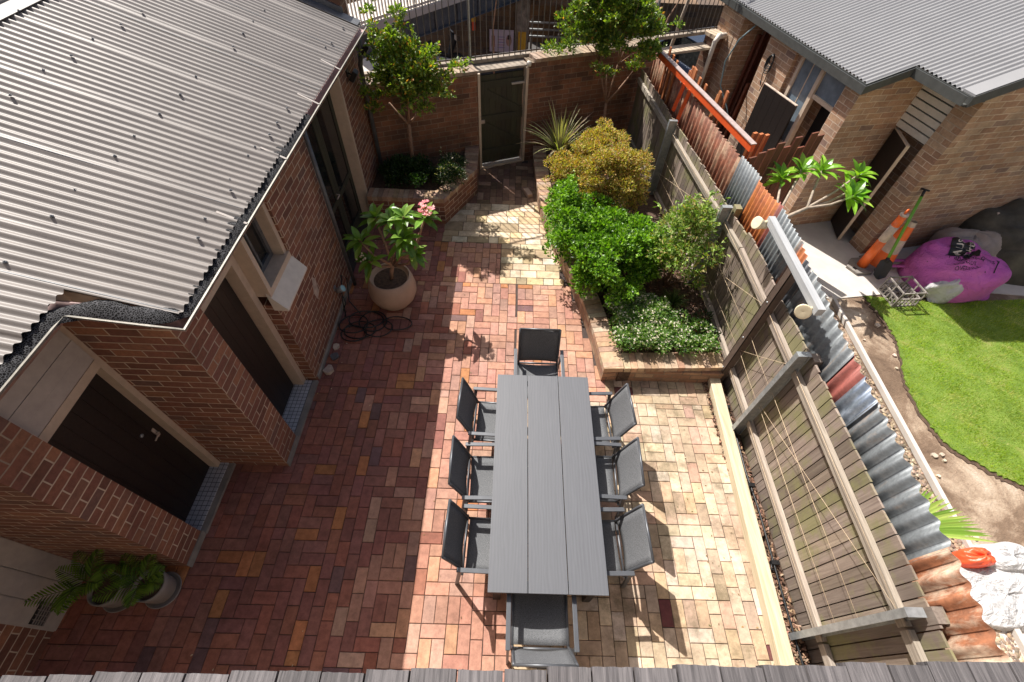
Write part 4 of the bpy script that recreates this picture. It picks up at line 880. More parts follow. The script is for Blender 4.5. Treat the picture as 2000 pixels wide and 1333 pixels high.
# window / doorway unit (w 1.2..2.3)
mb=MB(); x0,x1=-.93,-.86
mb.box((x0,1.20,2.28),(x1,2.30,2.36)); mb.box((x0,2.24,.0),(x1,2.30,2.28)); mb.box((x0-.01,1.72,0),(x1,1.79,2.28)); mb.box((x0,1.20,1.86),(x1,1.72,1.92)); mb.box((x0,1.79,1.02),(x1,2.24,1.08)); wf=mb.build('window','cream',RH)
mb=MB(); mb.box((-.90,1.20,1.92),(-.89,1.72,2.28)); mb.box((-.90,1.79,1.08),(-.89,2.24,2.28)); mb.build('pane','frost',wf)
mb=MB(); mb.box((-.905,2.0,1.08),(-.885,2.02,2.28)); mb.build('glazing_bar','cream',wf)
mb=MB(); mb.box((-.64,1.21,0),(-.62,1.72,1.86)); mb.build('hallway_shade_panel','black',RH)  # black sheet stands in for the darkness of the unlit doorway
m=Matrix.Translation((-1.0,1.84,0))@Matrix.Rotation(math.radians(4),4,'Z'); mb=MB()
for i in range(5): mb.box((-.02,i*.17+.002,.02),(.02,i*.17+.168,1.68),M_=m)
mb.box((-.016,0,.02),(.016,.85,1.68),M_=m); d=mb.build('door','door',RH); setlab(d,'dark brown boarded door folded back flat against the brick pier'); mb=MB(); mb.box((-.022,0,1.682),(.022,.852,1.694),M_=m); mb.build('door_edge','stone',d)
mb=MB(); mb.box((-.42,3.16,-.02),(-.38,3.98,2.4)); mb.build('store_back','merbau',RH)
mb=MB()
for u_,v_,z1 in ((-.7,3.30,1.6),(-.6,3.42,1.75),(-.62,3.80,2.2),(-.66,3.9,2.0),(-.75,3.55,1.3)): mb.bar((u_,v_,0),(u_+.08,v_+.02,z1),.05,.08,jit((1,1,1),.2))
o=mb.build('stored_boards','merbau'); o.location=RW(0,0,0); o.rotation_euler=(0,0,RA); tag(o,'brown boards leaning in the dark store opening behind the blue hose','boards')
o=MB().tube([RW(-1.0,3.55,2.3),RW(-1.1,3.75,2.0),RW(-1.15,3.86,1.6),RW(-1.12,3.78,1.2),RW(-1.0,3.5,.9),RW(-.98,3.3,.7)],.013,7).build('blue_hose','bluehose'); tag(o,'long curved pale blue hose hanging across the dark store opening','hose')
T=thing('cable_coil','untidy black coil of cable hanging on the neighbour brick pier','cable',RW(-.975,2.85,2.0),RA); mb=MB()
for i in range(5):
    r=.06+.012*i; mb.tube([(-.02-.006*i,r*math.cos(a)*.8,r*math.sin(a)*1.3-.02*i) for a in [j*2*PI/16 for j in range(17)]],.008,6)
mb.tube([(-.03,.02,-.1),(-.04,.05,-.25),(-.03,.0,-.42),(-.03,.05,-.36)],.007,6); mb.tube([(-.03,-.03,-.1),(-.03,-.06,-.3),(-.03,-.03,-.5)],.007,6); mb.build('loops','black',T)
# roof
RS=.31
def rroof(u0,u1,w0,w1,z0,name='roof'):
    P=corr_surface(w0,w1,.076,.0125); V=[];F=[];K=8
    for y_,a in P:
        for k_ in range(K+1):
            u_=lerp(u0,u1,k_/K); V.append((u_,y_,z0+RS*(u_-u0)+a))
    for i in range(len(P)-1):
        for k_ in range(K): F.append((i*(K+1)+k_,(i+1)*(K+1)+k_,(i+1)*(K+1)+k_+1,i*(K+1)+k_+1))
    return np_mesh(name,np.array(V),np.array(F),np.ones((len(F),3)),'roof_r',RH,True)
r1=rroof(-1.00,3.6,.87,7.7,2.43)
r2=rroof(-.36,3.6,.03,.87,2.43+RS*.64)
z_b=2.43+RS*.64
mb=MB(); mb.prism([(-.36,-.08),(3.6,-.08),(3.6,.10),(-.36,.10)],[z_b-.01,z_b-.01+RS*3.96,z_b-.01+RS*3.96,z_b-.01],[z_b+.018,z_b+.018+RS*3.96,z_b+.018+RS*3.96,z_b+.018]); mb.build('barge_flashing','roof_r',r2)
mb=MB(); mb.prism([(-.38,-.095),(3.6,-.095),(3.6,-.07),(-.38,-.07)],[z_b-.13,z_b-.13+RS*3.96,z_b-.13+RS*3.96,z_b-.13],[z_b+.0,z_b+RS*3.96,z_b+RS*3.96,z_b+.0]); mb.build('barge_board','gutter_r',r2)
mb=MB(); mb.prism([(.0,-.06),(3.6,-.06),(3.6,.0),(.0,.0)],[z_b-.14+.11,z_b-.14+RS*3.96,z_b-.14+RS*3.96,z_b-.14+.11],[z_b-.10+.11,z_b-.10+RS*3.96,z_b-.10+RS*3.96,z_b-.10+.11]); mb.build('barge_soffit','white',r2)
gprof=[(.05,.0),(.055,-.10),(-.05,-.10),(-.055,.015),(-.045,.015),(-.04,-.085),(.04,-.085),(.04,0)]
mb=MB(); mb.sweep([(-1.05,7.6,2.42),(-1.05,.82,2.42),(-.42,.82,z_b-.01),(-.42,-.08,z_b-.01)],[(-a,z) for a,z in gprof],closed=True)
mb.build('gutter','gutter_r',RH)
mb=MB(); mb.sweep([(-.985,7.4,2.40),(-.985,.885,2.40),(-.36,.885,z_b-.02),(-.36,-.06,z_b-.02)],[(-.012,-.12),(.012,-.12),(.012,.0),(-.012,.0)],closed=True); mb.build('fascia','gutter_r',RH)
mb=MB(); mb.box((-.35,-.0,2.50),(.02,.88,2.52)); mb.build('soffit','gutter_r',RH)

# ================================================================== RIGHT YARD
mb=MB(); mb.prism([(5.0,4.98),(6.9,5.3),(9.8,5.1),(9.9,7.2),(4.2,8.6),(3.1,9.0),(3.0,5.4)],-.03,.0); struct(mb.build('concrete_slab','concrete'))
mb=MB(); mb.prism([(3.05,-2),(11,-2),(11,5.15),(6.9,5.3),(5.0,4.98),(3.05,5.4)],-.034,-.014); struct(mb.build('bare_dirt','dirt'))
edge=[(x+random.uniform(-.02,.02),y+random.uniform(-.02,.02)) for x,y in smooth([(5.55,5.06),(5.62,4.5),(5.58,4.05),(5.36,3.4),(5.36,2.7),(5.61,2.36),(6.03,2.06),(6.8,1.75),(9.5,1.4)],18)]
LP=edge+[(10,1.4),(10,5.05),(8.2,5.12),(7.1,5.02),(6.7,4.95),(6.1,5.02)]
mb=MB(); mb.prism([(x-.04 if i<len(edge) else x,y-.035 if i<len(edge) else y) for i,(x,y) in enumerate(LP)],-.0139,-.004); struct(mb.build('turned_soil','soil'))
mb=MB(); mb.prism(LP,-.014,.012); struct(mb.build('lawn','lawn'))
def inpoly(x,y,P):
    r=False; j=len(P)-1
    for i in range(len(P)):
        if (P[i][1]>y)!=(P[j][1]>y) and x<(P[j][0]-P[i][0])*(y-P[i][1])/(P[j][1]-P[i][1])+P[i][0]: r=not r
        j=i
    return r
pts=[]
while len(pts)<60000:
    x=RNG.uniform(5.3,8.7); y=RNG.uniform(1.5,5.15)
    if inpoly(x,y,LP): pts.append((x,y,.005))
P=np.array(pts); n=len(P); D=RNG.normal(size=(n,3))*.45; D[:,2]=1; D=unit(D); S=unit(np.cross(D,RNG.normal(size=(n,3)))); Lg=RNG.uniform(.02,.06,(n,1))*(.55+.7*(.5+.5*np.sin(P[:,0:1]*9+np.sin(P[:,1:2]*7)*2)*np.sin(P[:,1:2]*8))); V=np.stack([P-S*.003,P+S*.003,P+D*Lg],1).reshape(-1,3)
pat=.5+.5*np.sin(P[:,0]*2.1+P[:,1]*1.3)*np.sin(P[:,1]*2.7-P[:,0]); dry=(np.abs((P[:,0]*.62+P[:,1]*.78)%.9-.45)<.03)|(RNG.random(n)<.10)|((np.sin(P[:,0]*3.3+1)*np.sin(P[:,1]*3.9+2)>.72)&(RNG.random(n)<.6))
C=pal(n,[(.20,.33,.004),(.26,.38,.008),(.15,.26,.004),(.34,.41,.02)],j=.2); C*=(.72+.5*pat)[:,None]; C[dry]=pal(int(dry.sum()),[(.52,.50,.20),(.42,.44,.13)],j=.15)
o=np_mesh('grass',V,np.arange(n*3).reshape(-1,3),C,'leafmatt'); o['kind']='stuff'
mb=MB(); mb.bar((4.99,5.0,.03),(4.90,-.9,.03),.05,.07); o=mb.build('garden_edging','concrete'); tag(o,'thin pale concrete edging strip between the pebbles and the bare dirt','edging')
mb=MB(); rp=random.Random(9)
for _ in range(2600):
    y=rp.uniform(.2,5.2); x=4.93-rp.uniform(.02,.26)-.015*(5-y)*.3; r=rp.uniform(.012,.024); m=Matrix.Translation((x,y,rp.uniform(-.01,.012)))@Matrix.Rotation(rp.uniform(0,6),4,'Z')@Matrix.Diagonal((1.3,1,.6,1))
    c_=jit(rp.choice([(.36,.27,.19),(.26,.20,.15),(.45,.36,.27),(.20,.16,.13)]),.2)
    vs=[m@Vector(q) for q in ((r,0,0),(0,r,0),(-r,0,0),(0,-r,0),(0,0,r),(r*.6,r*.6,r*.5),(-r*.6,r*.6,r*.5),(-r*.6,-r*.6,r*.5),(r*.6,-r*.6,r*.5))]
    mb.add(vs,[(0,5,8),(0,1,5),(1,6,5),(1,2,6),(2,7,6),(2,3,7),(3,8,7),(3,0,8),(4,5,6),(4,6,7),(4,7,8),(4,8,5)],c_)
struct(mb.build('pebbles','cap'),'stuff')
mb=MB()
for _ in range(26):
    x=rp.uniform(3.7,5.7) if rp.random()<.4 else rp.uniform(5.1,5.9); y=rp.uniform(1.2,4.8)
    if inpoly(x,y,LP): continue
    r=rp.uniform(.015,.04); mb.prism([(x+r*math.cos(a)*rp.uniform(.7,1.2),y+r*math.sin(a)*rp.uniform(.7,1.2)) for a in [j*1.05 for j in range(6)]],-.014,.01,jit((.5,.42,.34),.2))
struct(mb.build('loose_stones','cap'),'stuff')
# bollard + cone
T=thing('traffic_bollard','tall orange bollard post with dirty white bands on a grey hexagonal base','bollard',(5.79,5.74,0),.5)
mb=MB(); mb.prism([(.24*math.cos(a+PI/6)*1.15,.20*math.sin(a+PI/6)) for a in [j*PI/3 for j in range(6)]],0,.045); mb.build('base','rubber',T,.006)
mb=MB(); mb.box((-.20,-.03,.046),(-.15,.03,.05)); mb.build('hand_slot','black',T)
def ring(z0,r0,z1,r1,mat,nm):
    mb=MB(); mb.lathe([(r0*.9,z0),(r0,z0),(r1,z1),(r1*.9,z1)],n=24); mb.build(nm,mat,T)
ring(.045,.078,.56,.064,'coneorange','lower_post'); ring(.56,.066,.84,.060,'conewhite','white_band'); ring(.84,.059,1.04,.052,'coneorange','upper_post')
mb=MB(); mb.lathe([(.057,1.02),(.062,1.04),(.053,1.055),(.0,1.05)],n=24); mb.build('post_lip','conewhite',T)
mb=MB(); mb.tube([(.035*math.cos(a),.0,1.09+.035*math.sin(a)) for a in [j*2*PI/14 for j in range(15)]],.011,7); mb.build('loop_handle','coneorange',T)
T=thing('traffic_cone','wide orange traffic cone with pale bands leaning behind the tall bollard','cone',(6.12,5.86,0),.3); T.rotation_euler=(0,math.radians(2),.3)
def ring2(z0,r0,z1,r1,mat,nm): 
    mb=MB(); mb.lathe([(r0,z0),(r1,z1)],n=28); mb.build(nm,mat,T)
ring2(.03,.20,.30,.15,'coneorange','lower_cone'); ring2(.30,.15,.54,.105,'conewhite','pale_band'); ring2(.54,.105,.76,.065,'coneorange','upper_cone'); ring2(.76,.065,.84,.05,'conewhite','tip')
mb=MB(); mb.box((-.2,-.2,0),(.2,.2,.03)); mb.build('base','rubber',T,.01)
# shovel leaning on gable wall
T=thing('shovel','black bladed shovel with a bright green handle leaning on the brick wall','shovel'); a=Vector((5.93,5.56,.34)); b=Vector((6.11,6.03,1.16)); d=(b-a).normalized()
mb=MB(); mb.tube([tuple(a),tuple(b)],.022,10); mb.build('handle','greenh',T); mb=MB(); mb.tube([tuple(b),tuple(b+d*.10)],.02,8); mb.tube([tuple(b+d*.10-Vector((.05,-.03,0))),tuple(b+d*.10+Vector((.05,-.03,0)))],.014,8); mb.build('grip','black',T)
mb=MB(); s=d.cross(Vector((0,0,1))).normalized(); n_=s.cross(d); p=a-d*.33
vs=[];prof_=[(.02,0),(.09,.06),(.10,.2),(.09,.29),(.03,.33)]
for w_,t_ in prof_:
    q=p+d*t_; vs+=[q+s*w_+n_*.02,q,q-s*w_+n_*.02]
fs=[]
for i in range(len(prof_)-1): fs+=[(i*3,i*3+1,i*3+4,i*3+3),(i*3+1,i*3+2,i*3+5,i*3+4)]
mb.add(vs,fs); mb.tube([tuple(a-d*.05),tuple(a+d*.02)],.026,8); o=mb.build('blade','black',T); so_=o.modifiers.new('s','SOLIDIFY'); so_.thickness=.003
# milk crate
T=thing('milk_crate','dusty open lattice milk crate tilted on the edge of the lawn','crate',(6.03,5.05,.01),.08); S=.37; Hc=.28
mb=MB(); mb.box((-S/2,-S/2,0),(S/2,S/2,.006)) if False else None
for i in range(6):
    c_=-S/2+i*S/5; mb.box((c_-.008,-S/2,0),(c_+.008,S/2,.01)); mb.box((-S/2,c_-.006,.002),(S/2,c_+.006,.012))
mb.build('base_lattice','crate',T)
for k_ in range(4):
    m=Matrix.Rotation(k_*PI/2,4,'Z'); mb=MB(); y0=S/2
    for zz in (0,.135,.26): mb.box((-S/2,y0-.016,zz),(S/2,y0,zz+.02),M_=m)
    for i in range(7): c_=-S/2+i*S/6; mb.box((c_-.009,y0-.014,0),(c_+.009,y0-.001,.14 if i%3 else Hc),M_=m)
    mb.bar(tuple(m@Vector((-S/2,y0-.006,.01))),tuple(m@Vector((0,y0-.006,.14))),.008,.008); mb.bar(tuple(m@Vector((S/2,y0-.006,.01))),tuple(m@Vector((0,y0-.006,.14))),.008,.008)
    mb.build('side_lattice','crate',T)
T.rotation_euler=(0,0,.1)
# lumpy bag
def lump(name,mat,c,rad,seed,parent=None,fl=.35,amp=.12,n=56,fold=True):
    rg=np.random.default_rng(seed); V=[];F=[]; ph=rg.uniform(0,6.28,(10,)); fr=rg.uniform(1.5,5,(10,2))
    m_=n//2
    for i in range(m_+1):
        th=PI*.5*i/m_*1.25-.0
        for j in range(n):
            a=2*PI*j/n; r=1+amp*sum(math.sin(fr[k_,0].round()*a+ph[k_]+th*fr[k_,1])/(1+k_*.6) for k_ in range(6))*.55
            sq=(abs(math.cos(a))**4+abs(math.sin(a))**4)**(-.25)*.5+.5; rr_=math.sin(min(th,PI/2))**.6 if th<PI/2 else 1-.12*(th-PI/2)
            x=c[0]+rad[0]*rr_*r*sq*math.cos(a); y=c[1]+rad[1]*rr_*r*sq*math.sin(a)
            crease=.03*abs(math.sin(3*a+2.2*th*3+ph[1]))+.02*math.sin(9*a+ph[2]+5*th)
            z=c[2]+rad[2]*max(0,(math.cos(min(th,PI/2))**.55 if th<PI/2 else 0)) *(1-fl*.3*math.sin(2*a+ph[3]))+(crease*rad[2]*2 if th<1.4 else 0)
            if th>PI/2*.86: z=lerp(z,c[2],min(1,(th-PI/2*.86)/(PI/2*.39)))
            V.append((x,y,z))
    for i in range(m_):
        for j in range(n): F.append((i*n+j,(i+1)*n+j,(i+1)*n+(j+1)%n,i*n+(j+1)%n))
    V=np.array(V); return np_mesh(name,V,np.array(F),np.ones((len(F),3)),mat,parent,True)
BAG=thing('rubble_bag','large slumped purple rubble bag with black printing beside the milk crate','bag')
bg=lump('bag_body','bag',(7.02,5.48,0),(.66,.50,.56),12,BAG,amp=.14)
bm=bg.data; bvh=BVHTree.FromPolygons([v_.co[:] for v_ in bm.vertices],[p_.vertices[:] for p_ in bm.polygons])
def project(me_verts, m, lift):
    out=[]
    for q in me_verts:
        w_=m@Vector(q); h=bvh.ray_cast(Vector((w_.x,w_.y,2)),Vector((0,0,-1)))
        out.append((w_.x,w_.y,(h[0].z if h[0] else .3)+lift))
    return out
def grid_patch(poly_fn,cx_,cy_,rot,sx,sy,lift,name,mat,n=14):
    m=Matrix.Translation((cx_,cy_,0))@Matrix.Rotation(rot,4,'Z'); vs=[];idx={};fs=[]
    for i in range(n+1):
        for j in range(n+1): idx[i,j]=len(vs); vs.append(((i/n-.5)*sx,(j/n-.5)*sy,0))
    for i in range(n):
        for j in range(n):
            if poly_fn((i+.5)/n*2-1,(j+.5)/n*2-1): fs.append((idx[i,j],idx[i+1,j],idx[i+1,j+1],idx[i,j+1]))
    mb=MB(); mb.smooth=True; mb.add(project(vs,m,lift),fs); return mb.build(name,mat,BAG)
grid_patch(lambda x,y: abs(x)<.93 and abs(y)<.93+.06*math.sin(7*x),6.92,5.56,-.45,.36,.32,.016,'logo_patch','black',26)
def text_on(txt,cx_,cy_,rot,size,mat,lift,name='lettering'):
    cu=bpy.data.curves.new('t','FONT'); cu.body=txt; cu.size=size; cu.align_x='CENTER'; cu.align_y='CENTER'; cu.resolution_u=2; ob=bpy.data.objects.new('t',cu); COL.objects.link(ob)
    dg=bpy.context.evaluated_depsgraph_get(); me=bpy.data.meshes.new_from_object(ob.evaluated_get(dg)); COL.objects.unlink(ob); bpy.data.objects.remove(ob)
    m=Matrix.Translation((cx_,cy_,0))@Matrix.Rotation(rot,4,'Z'); vs=project([v_.co for v_ in me.vertices],m,lift); mb=MB(); mb.add(vs,[tuple(p_.vertices) for p_ in me.polygons]); return mb.build(name,mat,BAG)
text_on('AUS',6.86,5.57,1.05,.135,'white',.026); text_on('skips',6.99,5.55,1.05,.11,'white',.026)
text_on('/ about ours /',6.96,5.33,-.40,.11,'black',.016)
text_on('DO NOT\nOVERFILL',6.80,5.22,-.1,.07,'black',.010); text_on('MAX\n1.5 T',7.42,5.18,.2,.06,'black',.010)
o=MB().tube(project([(-.55,.06,0),(-.3,.1,0),(-.1,.02,0),(.02,-.12,0),(.02,-.3,0)],Matrix.Translation((7.0,5.4,0)),.01),.006,5).build('print_line','black',BAG)
o=MB().tube(project([(.2,.0,0),(.24,-.15,0),(.15,-.3,0)],Matrix.Translation((7.0,5.4,0)),.01),.008,5).build('print_line','black',BAG)
mb=MB(); mb.smooth=True
for k_ in range(2): mb.bar((6.45,5.62+.14*k_,.16),(6.02,5.74+.13*k_,.05),.06,.012)
mb.build('carry_strap','bag',BAG)
o=lump('white_cloth','plastic',(6.72,5.10,.02),(.27,.13,.34),5,None,amp=.16,n=40); tag(o,'crumpled white cloth lying on the near side of the purple bag','cloth')
o=lump('grey_cloth','cloth',(7.45,6.02,.0),(.48,.30,.52),8,None,amp=.16,n=44); tag(o,'crumpled grey brown cloth sheet behind the purple bag','cloth')
o=lump('tarpaulin','tarp',(8.75,6.15,.0),(1.15,.75,.75),21,None,amp=.07,n=70); tag(o,'dark olive tarpaulin draped over a heap at the right edge','tarpaulin')
o=MB().bar((7.72,5.42,.10),(7.86,6.35,.72),.035,.03).build('timber_batten','stone'); tag(o,'pale timber batten leaning at the edge of the dark tarpaulin','batten')
# white plastic with orange print, near the bottom right
T=thing('plastic_bags','heap of glossy white plastic bags with a red orange print, behind the rusty sheet','bags')
lump('white_sheet','plastic',(4.98,.92,-.02),(.50,.30,.12),31,T,amp=.14,n=56); lump('white_bag','plastic',(5.20,1.26,-.02),(.30,.15,.18),32,T,amp=.08,n=44); lump('printed_bag','redprint',(4.85,1.24,.0),(.18,.09,.22),33,T,amp=.10,n=40)
mb=MB(); mb.box((5.2,1.02,-.02),(5.5,1.2,.06)); mb.build('dark_tray','black',T)
mb=MB(); mb.prism([(4.2,.72),(8,.72),(8,-2),(4.0,-2)],-.013,.004); struct(mb.build('near_slab','concrete'))
# hose tangle by pot etc.
T=thing('garden_hose','tangled black garden hose coiled on the bricks by the round pot','hose'); mb=MB(); rh=random.Random(2)
for (cx_,cy_,rx,ry) in ((-2.15,4.10,.20,.17),(-2.05,4.02,.22,.15),(-1.80,4.05,.20,.16),(-1.55,4.16,.20,.13),(-2.0,4.2,.24,.16),(-2.12,3.95,.17,.14),(-1.9,4.18,.19,.18)):
    a0=rh.uniform(0,6); zb=rh.uniform(.012,.05); mb.tube([(cx_+rx*math.cos(a0+a),cy_+ry*math.sin(a0+a),zb+.012*math.sin(a*1.5)) for a in [j*2*PI/22*1.05 for j in range(22)]],.0095,6)
mb.build('coils','hose',T)
mb=MB(); mb.tube([(-2.3,4.25,.03),(-2.34,4.4,.2),(-2.33,4.6,.5),(-2.34,4.75,.3),(-2.3,4.5,.08),(-2.1,4.3,.05)],.009,6); mb.tube([(-2.34,4.45,.35),(-2.28,4.35,.2),(-2.33,4.3,.1)],.008,6); mb.build('riser','hose',T)
o=MB().tube([(-2.33,4.92,2.5),(-2.33,4.92,1.2),(-2.33,4.92,0)],.028,8).build('downpipe','flash',LH)
for lb,x,y,s in (('pale chunk of stone against the left wall',-2.30,3.33,.06),('flat pale tile scrap beside the garden hose',-2.30,3.72,.045),('small grey slate piece behind the pale stone',-2.28,3.56,.055)):
    rr2=random.Random(lb); n=7; mb=MB(); mb.prism([(x+s*math.cos(j*2*PI/n)*rr2.uniform(.7,1.25),y+s*1.15*math.sin(j*2*PI/n)*rr2.uniform(.7,1.25)) for j in range(n)],0,[s*rr2.uniform(.3,1.1) for j in range(n)])
    o=mb.build('loose_stone','flash' if 'slate' in lb else 'stone',bev=.004); tag(o,lb,'stone')
mb=MB(); mb.box((-.05,-.11,0),(.05,.11,.07),M_=Matrix.Translation((.30,7.42,0))@Matrix.Rotation(.4,4,'Z')); o=mb.build('loose_brick','pot',bev=.006); tag(o,'single loose orange brick on the shaded path before the gate','brick')

# ================================================================== TABLE & CHAIRS
T=thing('dining_table','long dark grey outdoor table of three wood grain boards','table',(.42,1.785,0)); Lh=1.085
for i in range(3):
    mb=MB(); x0=-.505+i*.3385; mb.box((x0,-Lh,.715),(x0+.332,Lh,.74)); o=mb.build('table_board','table',T,.002)
mb=MB(); mb.box((-.46,-1.03,.64),(-.43,1.03,.712)); mb.box((.43,-1.03,.64),(.46,1.03,.712)); mb.box((-.43,-1.03,.641),(.43,-1.0,.711)); mb.box((-.43,1.0,.641),(.43,1.03,.711)); mb.box((-.43,-.02,.65),(.43,.02,.71)); mb.build('apron','black',T)
for sx in (-1,1):
    for sy in (-1,1): mb=MB(); mb.box((sx*.43-.035,sy*.99-.035,0),(sx*.43+.035,sy*.99+.035,.64)); mb.build('leg','black',T,.003)
def make_chair():
    T=thing('garden_chair','','chair')
    def sheet(pts,hw,nm,crv,mat='sling'):
        V=[];F=[];nw=8
        for (y,z,ny,nz) in pts:
            for j in range(nw+1):
                t_=j/nw*2-1; k_=crv*(1-t_*t_); V.append((hw*t_,y-ny*k_,z-nz*k_))
        for i in range(len(pts)-1):
            for j in range(nw): F.append((i*(nw+1)+j,i*(nw+1)+j+1,(i+1)*(nw+1)+j+1,(i+1)*(nw+1)+j))
        o=np_mesh(nm,np.array(V),np.array(F),np.ones((len(F),3)),mat,T,True); s=o.modifiers.new('s','SOLIDIFY'); s.thickness=.004; s.offset=0; return o
    sheet([(y,.42+.02*((y)/.25)**2*(1 if y>0 else .3),0,1) for y in np.linspace(-.23,.25,9)],.225,'seat',.02)
    bk=lambda t_:(-.245-.125*t_-.02*t_*t_,.44+.45*t_)
    sheet([(*bk(t_),.96,.26) for t_ in np.linspace(0.04,1,9)],.228,'backrest',.022)
    for sg in (-1,1):
        x=sg*.245
        mb=MB(); mb.tube([(x*.96,*bk(t_)) for t_ in np.linspace(-.06,1.02,8)],.0135,8); mb.tube([(x*.96,-.25,.42),(x*.96,.0,.415),(x*.96,.25,.43)],.0135,8); mb.build('side_frame','chairframe',T)
        mb=MB(); mb.box((x+sg*.03-.02,-.29,.635),(x+sg*.03+.02,.20,.652)); mb.build('armrest','chairframe',T,.004)
        mb=MB(); mb.bar((x+sg*.03,.19,.637),(x+sg*.02,.24,0),.022,.035,up=(0,1,0)); mb.build('leg','chairframe',T)
        mb=MB(); mb.bar((x+sg*.03,-.26,.637),(x+sg*.02,-.33,0),.022,.035,up=(0,1,0)); mb.build('leg','chairframe',T)
    for q in ([(-.235,*bk(1.02)),(.235,*bk(1.02))],[(-.27,-.255,.41),(.27,-.255,.41)],[(-.27,.235,.40),(.27,.235,.40)]): mb=MB(); mb.tube(q,.012,8); mb.build('crossbar','chairframe',T)
    return T
ch=make_chair()
spots=[(-.07,2.45,-PI/2,'charcoal sling chair at the far end of the table left side'),(-.09,1.79,-PI/2,'charcoal sling chair in the middle of the table left side'),(-.07,1.15,-PI/2,'charcoal sling chair at the near end of the table left side'),
 (.93,2.44,PI/2,'sunlit grey backed chair at the far end of the table right side, nearest the planter'),(.93,1.84,PI/2,'sunlit grey backed chair in the middle of the table right side'),(.89,1.16,PI/2,'sunlit grey backed chair at the near end of the table right side'),
 (.39,3.02,PI,'dark backed chair at the far head of the table, facing the camera'),(.37,.60,0,'chair at the near head of the table, cut off by the balcony boards')]
for i,(x,y,r,l) in enumerate(spots):
    o=ch if i==0 else copy_tree(ch); o.location=(x,y,0); o.rotation_euler=(0,0,r+(-.03,.02,-.02,.05,-.03,.03,0,0)[i]); tag(o,l,'chair','chairs around the outdoor table')

# ================================================================== BALCONY BOARDS (foreground)
T=thing('balcony_deck','weathered grey timber boards along the bottom edge, cracked at the ends','deck'); x=-2.6; rd=random.Random(6)
while x<2.9:
    w_=rd.uniform(.086,.096); ye=.052+(x+.0)*.032+rd.uniform(-.003,.003); g=rd.uniform(.75,1.25); mb=MB(); n=7; top=[]
    for j in range(n+1): top.append((x+(w_-.004)*j/n, ye+rd.uniform(-.0008,.0008)))
    mb.prism([(x,-1.3),(x+w_-.004,-1.3)]+top[::-1],3.815,3.85+rd.uniform(-.002,.002),(g,g,g*1.02)); o=mb.build('deck_board','deck',T); x+=w_
mb=MB(); mb.box((-2.6,-1.2,3.68),(2.9,-1.15,3.81)); mb.box((-2.6,-.25,3.68),(2.9,-.2,3.81)); mb.build('joist','deck',T)

# the sunlit house the balcony belongs to (behind the camera)
T=thing('rear_house','pale rendered two storey house wall that carries the weathered balcony boards','house')
mb=MB(); mb.box((-9,-1.75,-.1),(-1.2,-1.42,7)); mb.box((1.2,-1.75,-.1),(9.5,-1.42,7)); mb.box((-1.2,-1.75,-.1),(1.2,-1.42,3.8)); mb.box((-1.2,-1.75,5.95),(1.2,-1.42,7)); mb.build('wall','render',T)
mb=MB(); mb.box((-1.2,-1.65,3.8),(1.2,-1.6,5.95)); mb.build('balcony_door','glass',T)
mb=MB(); mb.box((-2.5,-1.42,.0),(2.4,-1.40,.12)); mb.build('skirting','concgrey',T)

# ================================================================== BEYOND THE WALL
T=thing('viaduct_wall','tall brown brick retaining wall across the street, seen through the iron railing','wall')
mb=MB(); mb.box((-5.5,16,-.9),(.36,16.5,4)); mb.box((-.05,15.85,-.9),(.02,16,4)); mb.box((.10,15.8,-.3),(.36,16,4)); mb.box((.36,17.6,-.9),(9,18.2,.35)); mb.box((.36,15.9,.62),(3.8,17.6,3)); mb.box((-5.5,15.7,-.9),(.3,16,-.62)); mb.build('wall','brick_v',T)
mb=MB(); mb.box((-.03,15.75,-.62),(.34,15.84,4)); mb.build('pilaster','stonecap',T)
k=N('poster_paper'); k.b.inputs['Base Color'].default_value=(.60,.50,.56,1); M['poster']=k.m
T=thing('poster_board','pale pink poster with two faces, mounted on the brick wall across the street','poster',(-.47,15.66,-.27)); mb=MB(); mb.box((-.36,0,-.29),(.36,.03,.29)); mb.build('panel','poster',T)
mb=MB(); mb.box((-.30,-.004,-.16),(-.2,0,.14),(.42,.2,.16)); vs=[(.22+.085*math.cos(a),-.006,.02+.15*math.sin(a)) for a in [j*PI/8 for j in range(16)]]; mb.add(vs,[tuple(range(16))],(.50,.30,.24)); mb.build('printed_faces','cap',T)
mb=MB()
for i in range(5): mb.box((-.12,-.004,.10-i*.07),(.10,0,.12-i*.07),(.5,.25,.4) if i%2 else (.3,.25,.5))
mb.build('printed_lines','cap',T)
mb=MB(); mb.box((.18,-.008,.05),(.27,-.0065,.17),(.05,.03,.03)); mb.build('printed_hair','cap',T)
k=N('yellow_poster'); k.l(k.ramp(k.noise(k.obj(),9,4),[(.35,(.70,.32,.02)),(.7,(.72,.45,.05))]),k.b.inputs['Base Color']); M['poster_y']=k.m
mb=MB(); mb.box((.03,15.70,-.56),(.28,15.745,-.03)); o=mb.build('yellow_poster','poster_y'); tag(o,'narrow golden yellow poster beside the pink one','poster')
T=thing('red_sign','small red and yellow sign low on the wall beneath the footbridge','sign',(-1.32,15.9,.05)); mb=MB(); mb.box((-.05,0,-.15),(.05,.04,.08)); mb.build('red_panel','redprint',T); mb=MB(); mb.box((-.06,0,.08),(.06,.04,.2)); mb.build('yellow_panel','poster_y',T)
T=thing('slatted_bench','pale slatted bench seat in the dark underpass','bench',(.9,16.6,-.9)); 
for i in range(3): mb=MB(); mb.box((-.52,.16*i-.0,.46+.14*i),(.56,.16*i+.07,.50+.14*i)); mb.build('slat','steel',T)
for x_ in (-.45,.45): mb=MB(); mb.box((x_-.03,0,0),(x_+.03,.4,.46)); mb.bar((x_,.1,.4),(x_,.42,.85),.05,.05); mb.build('leg','iron',T)
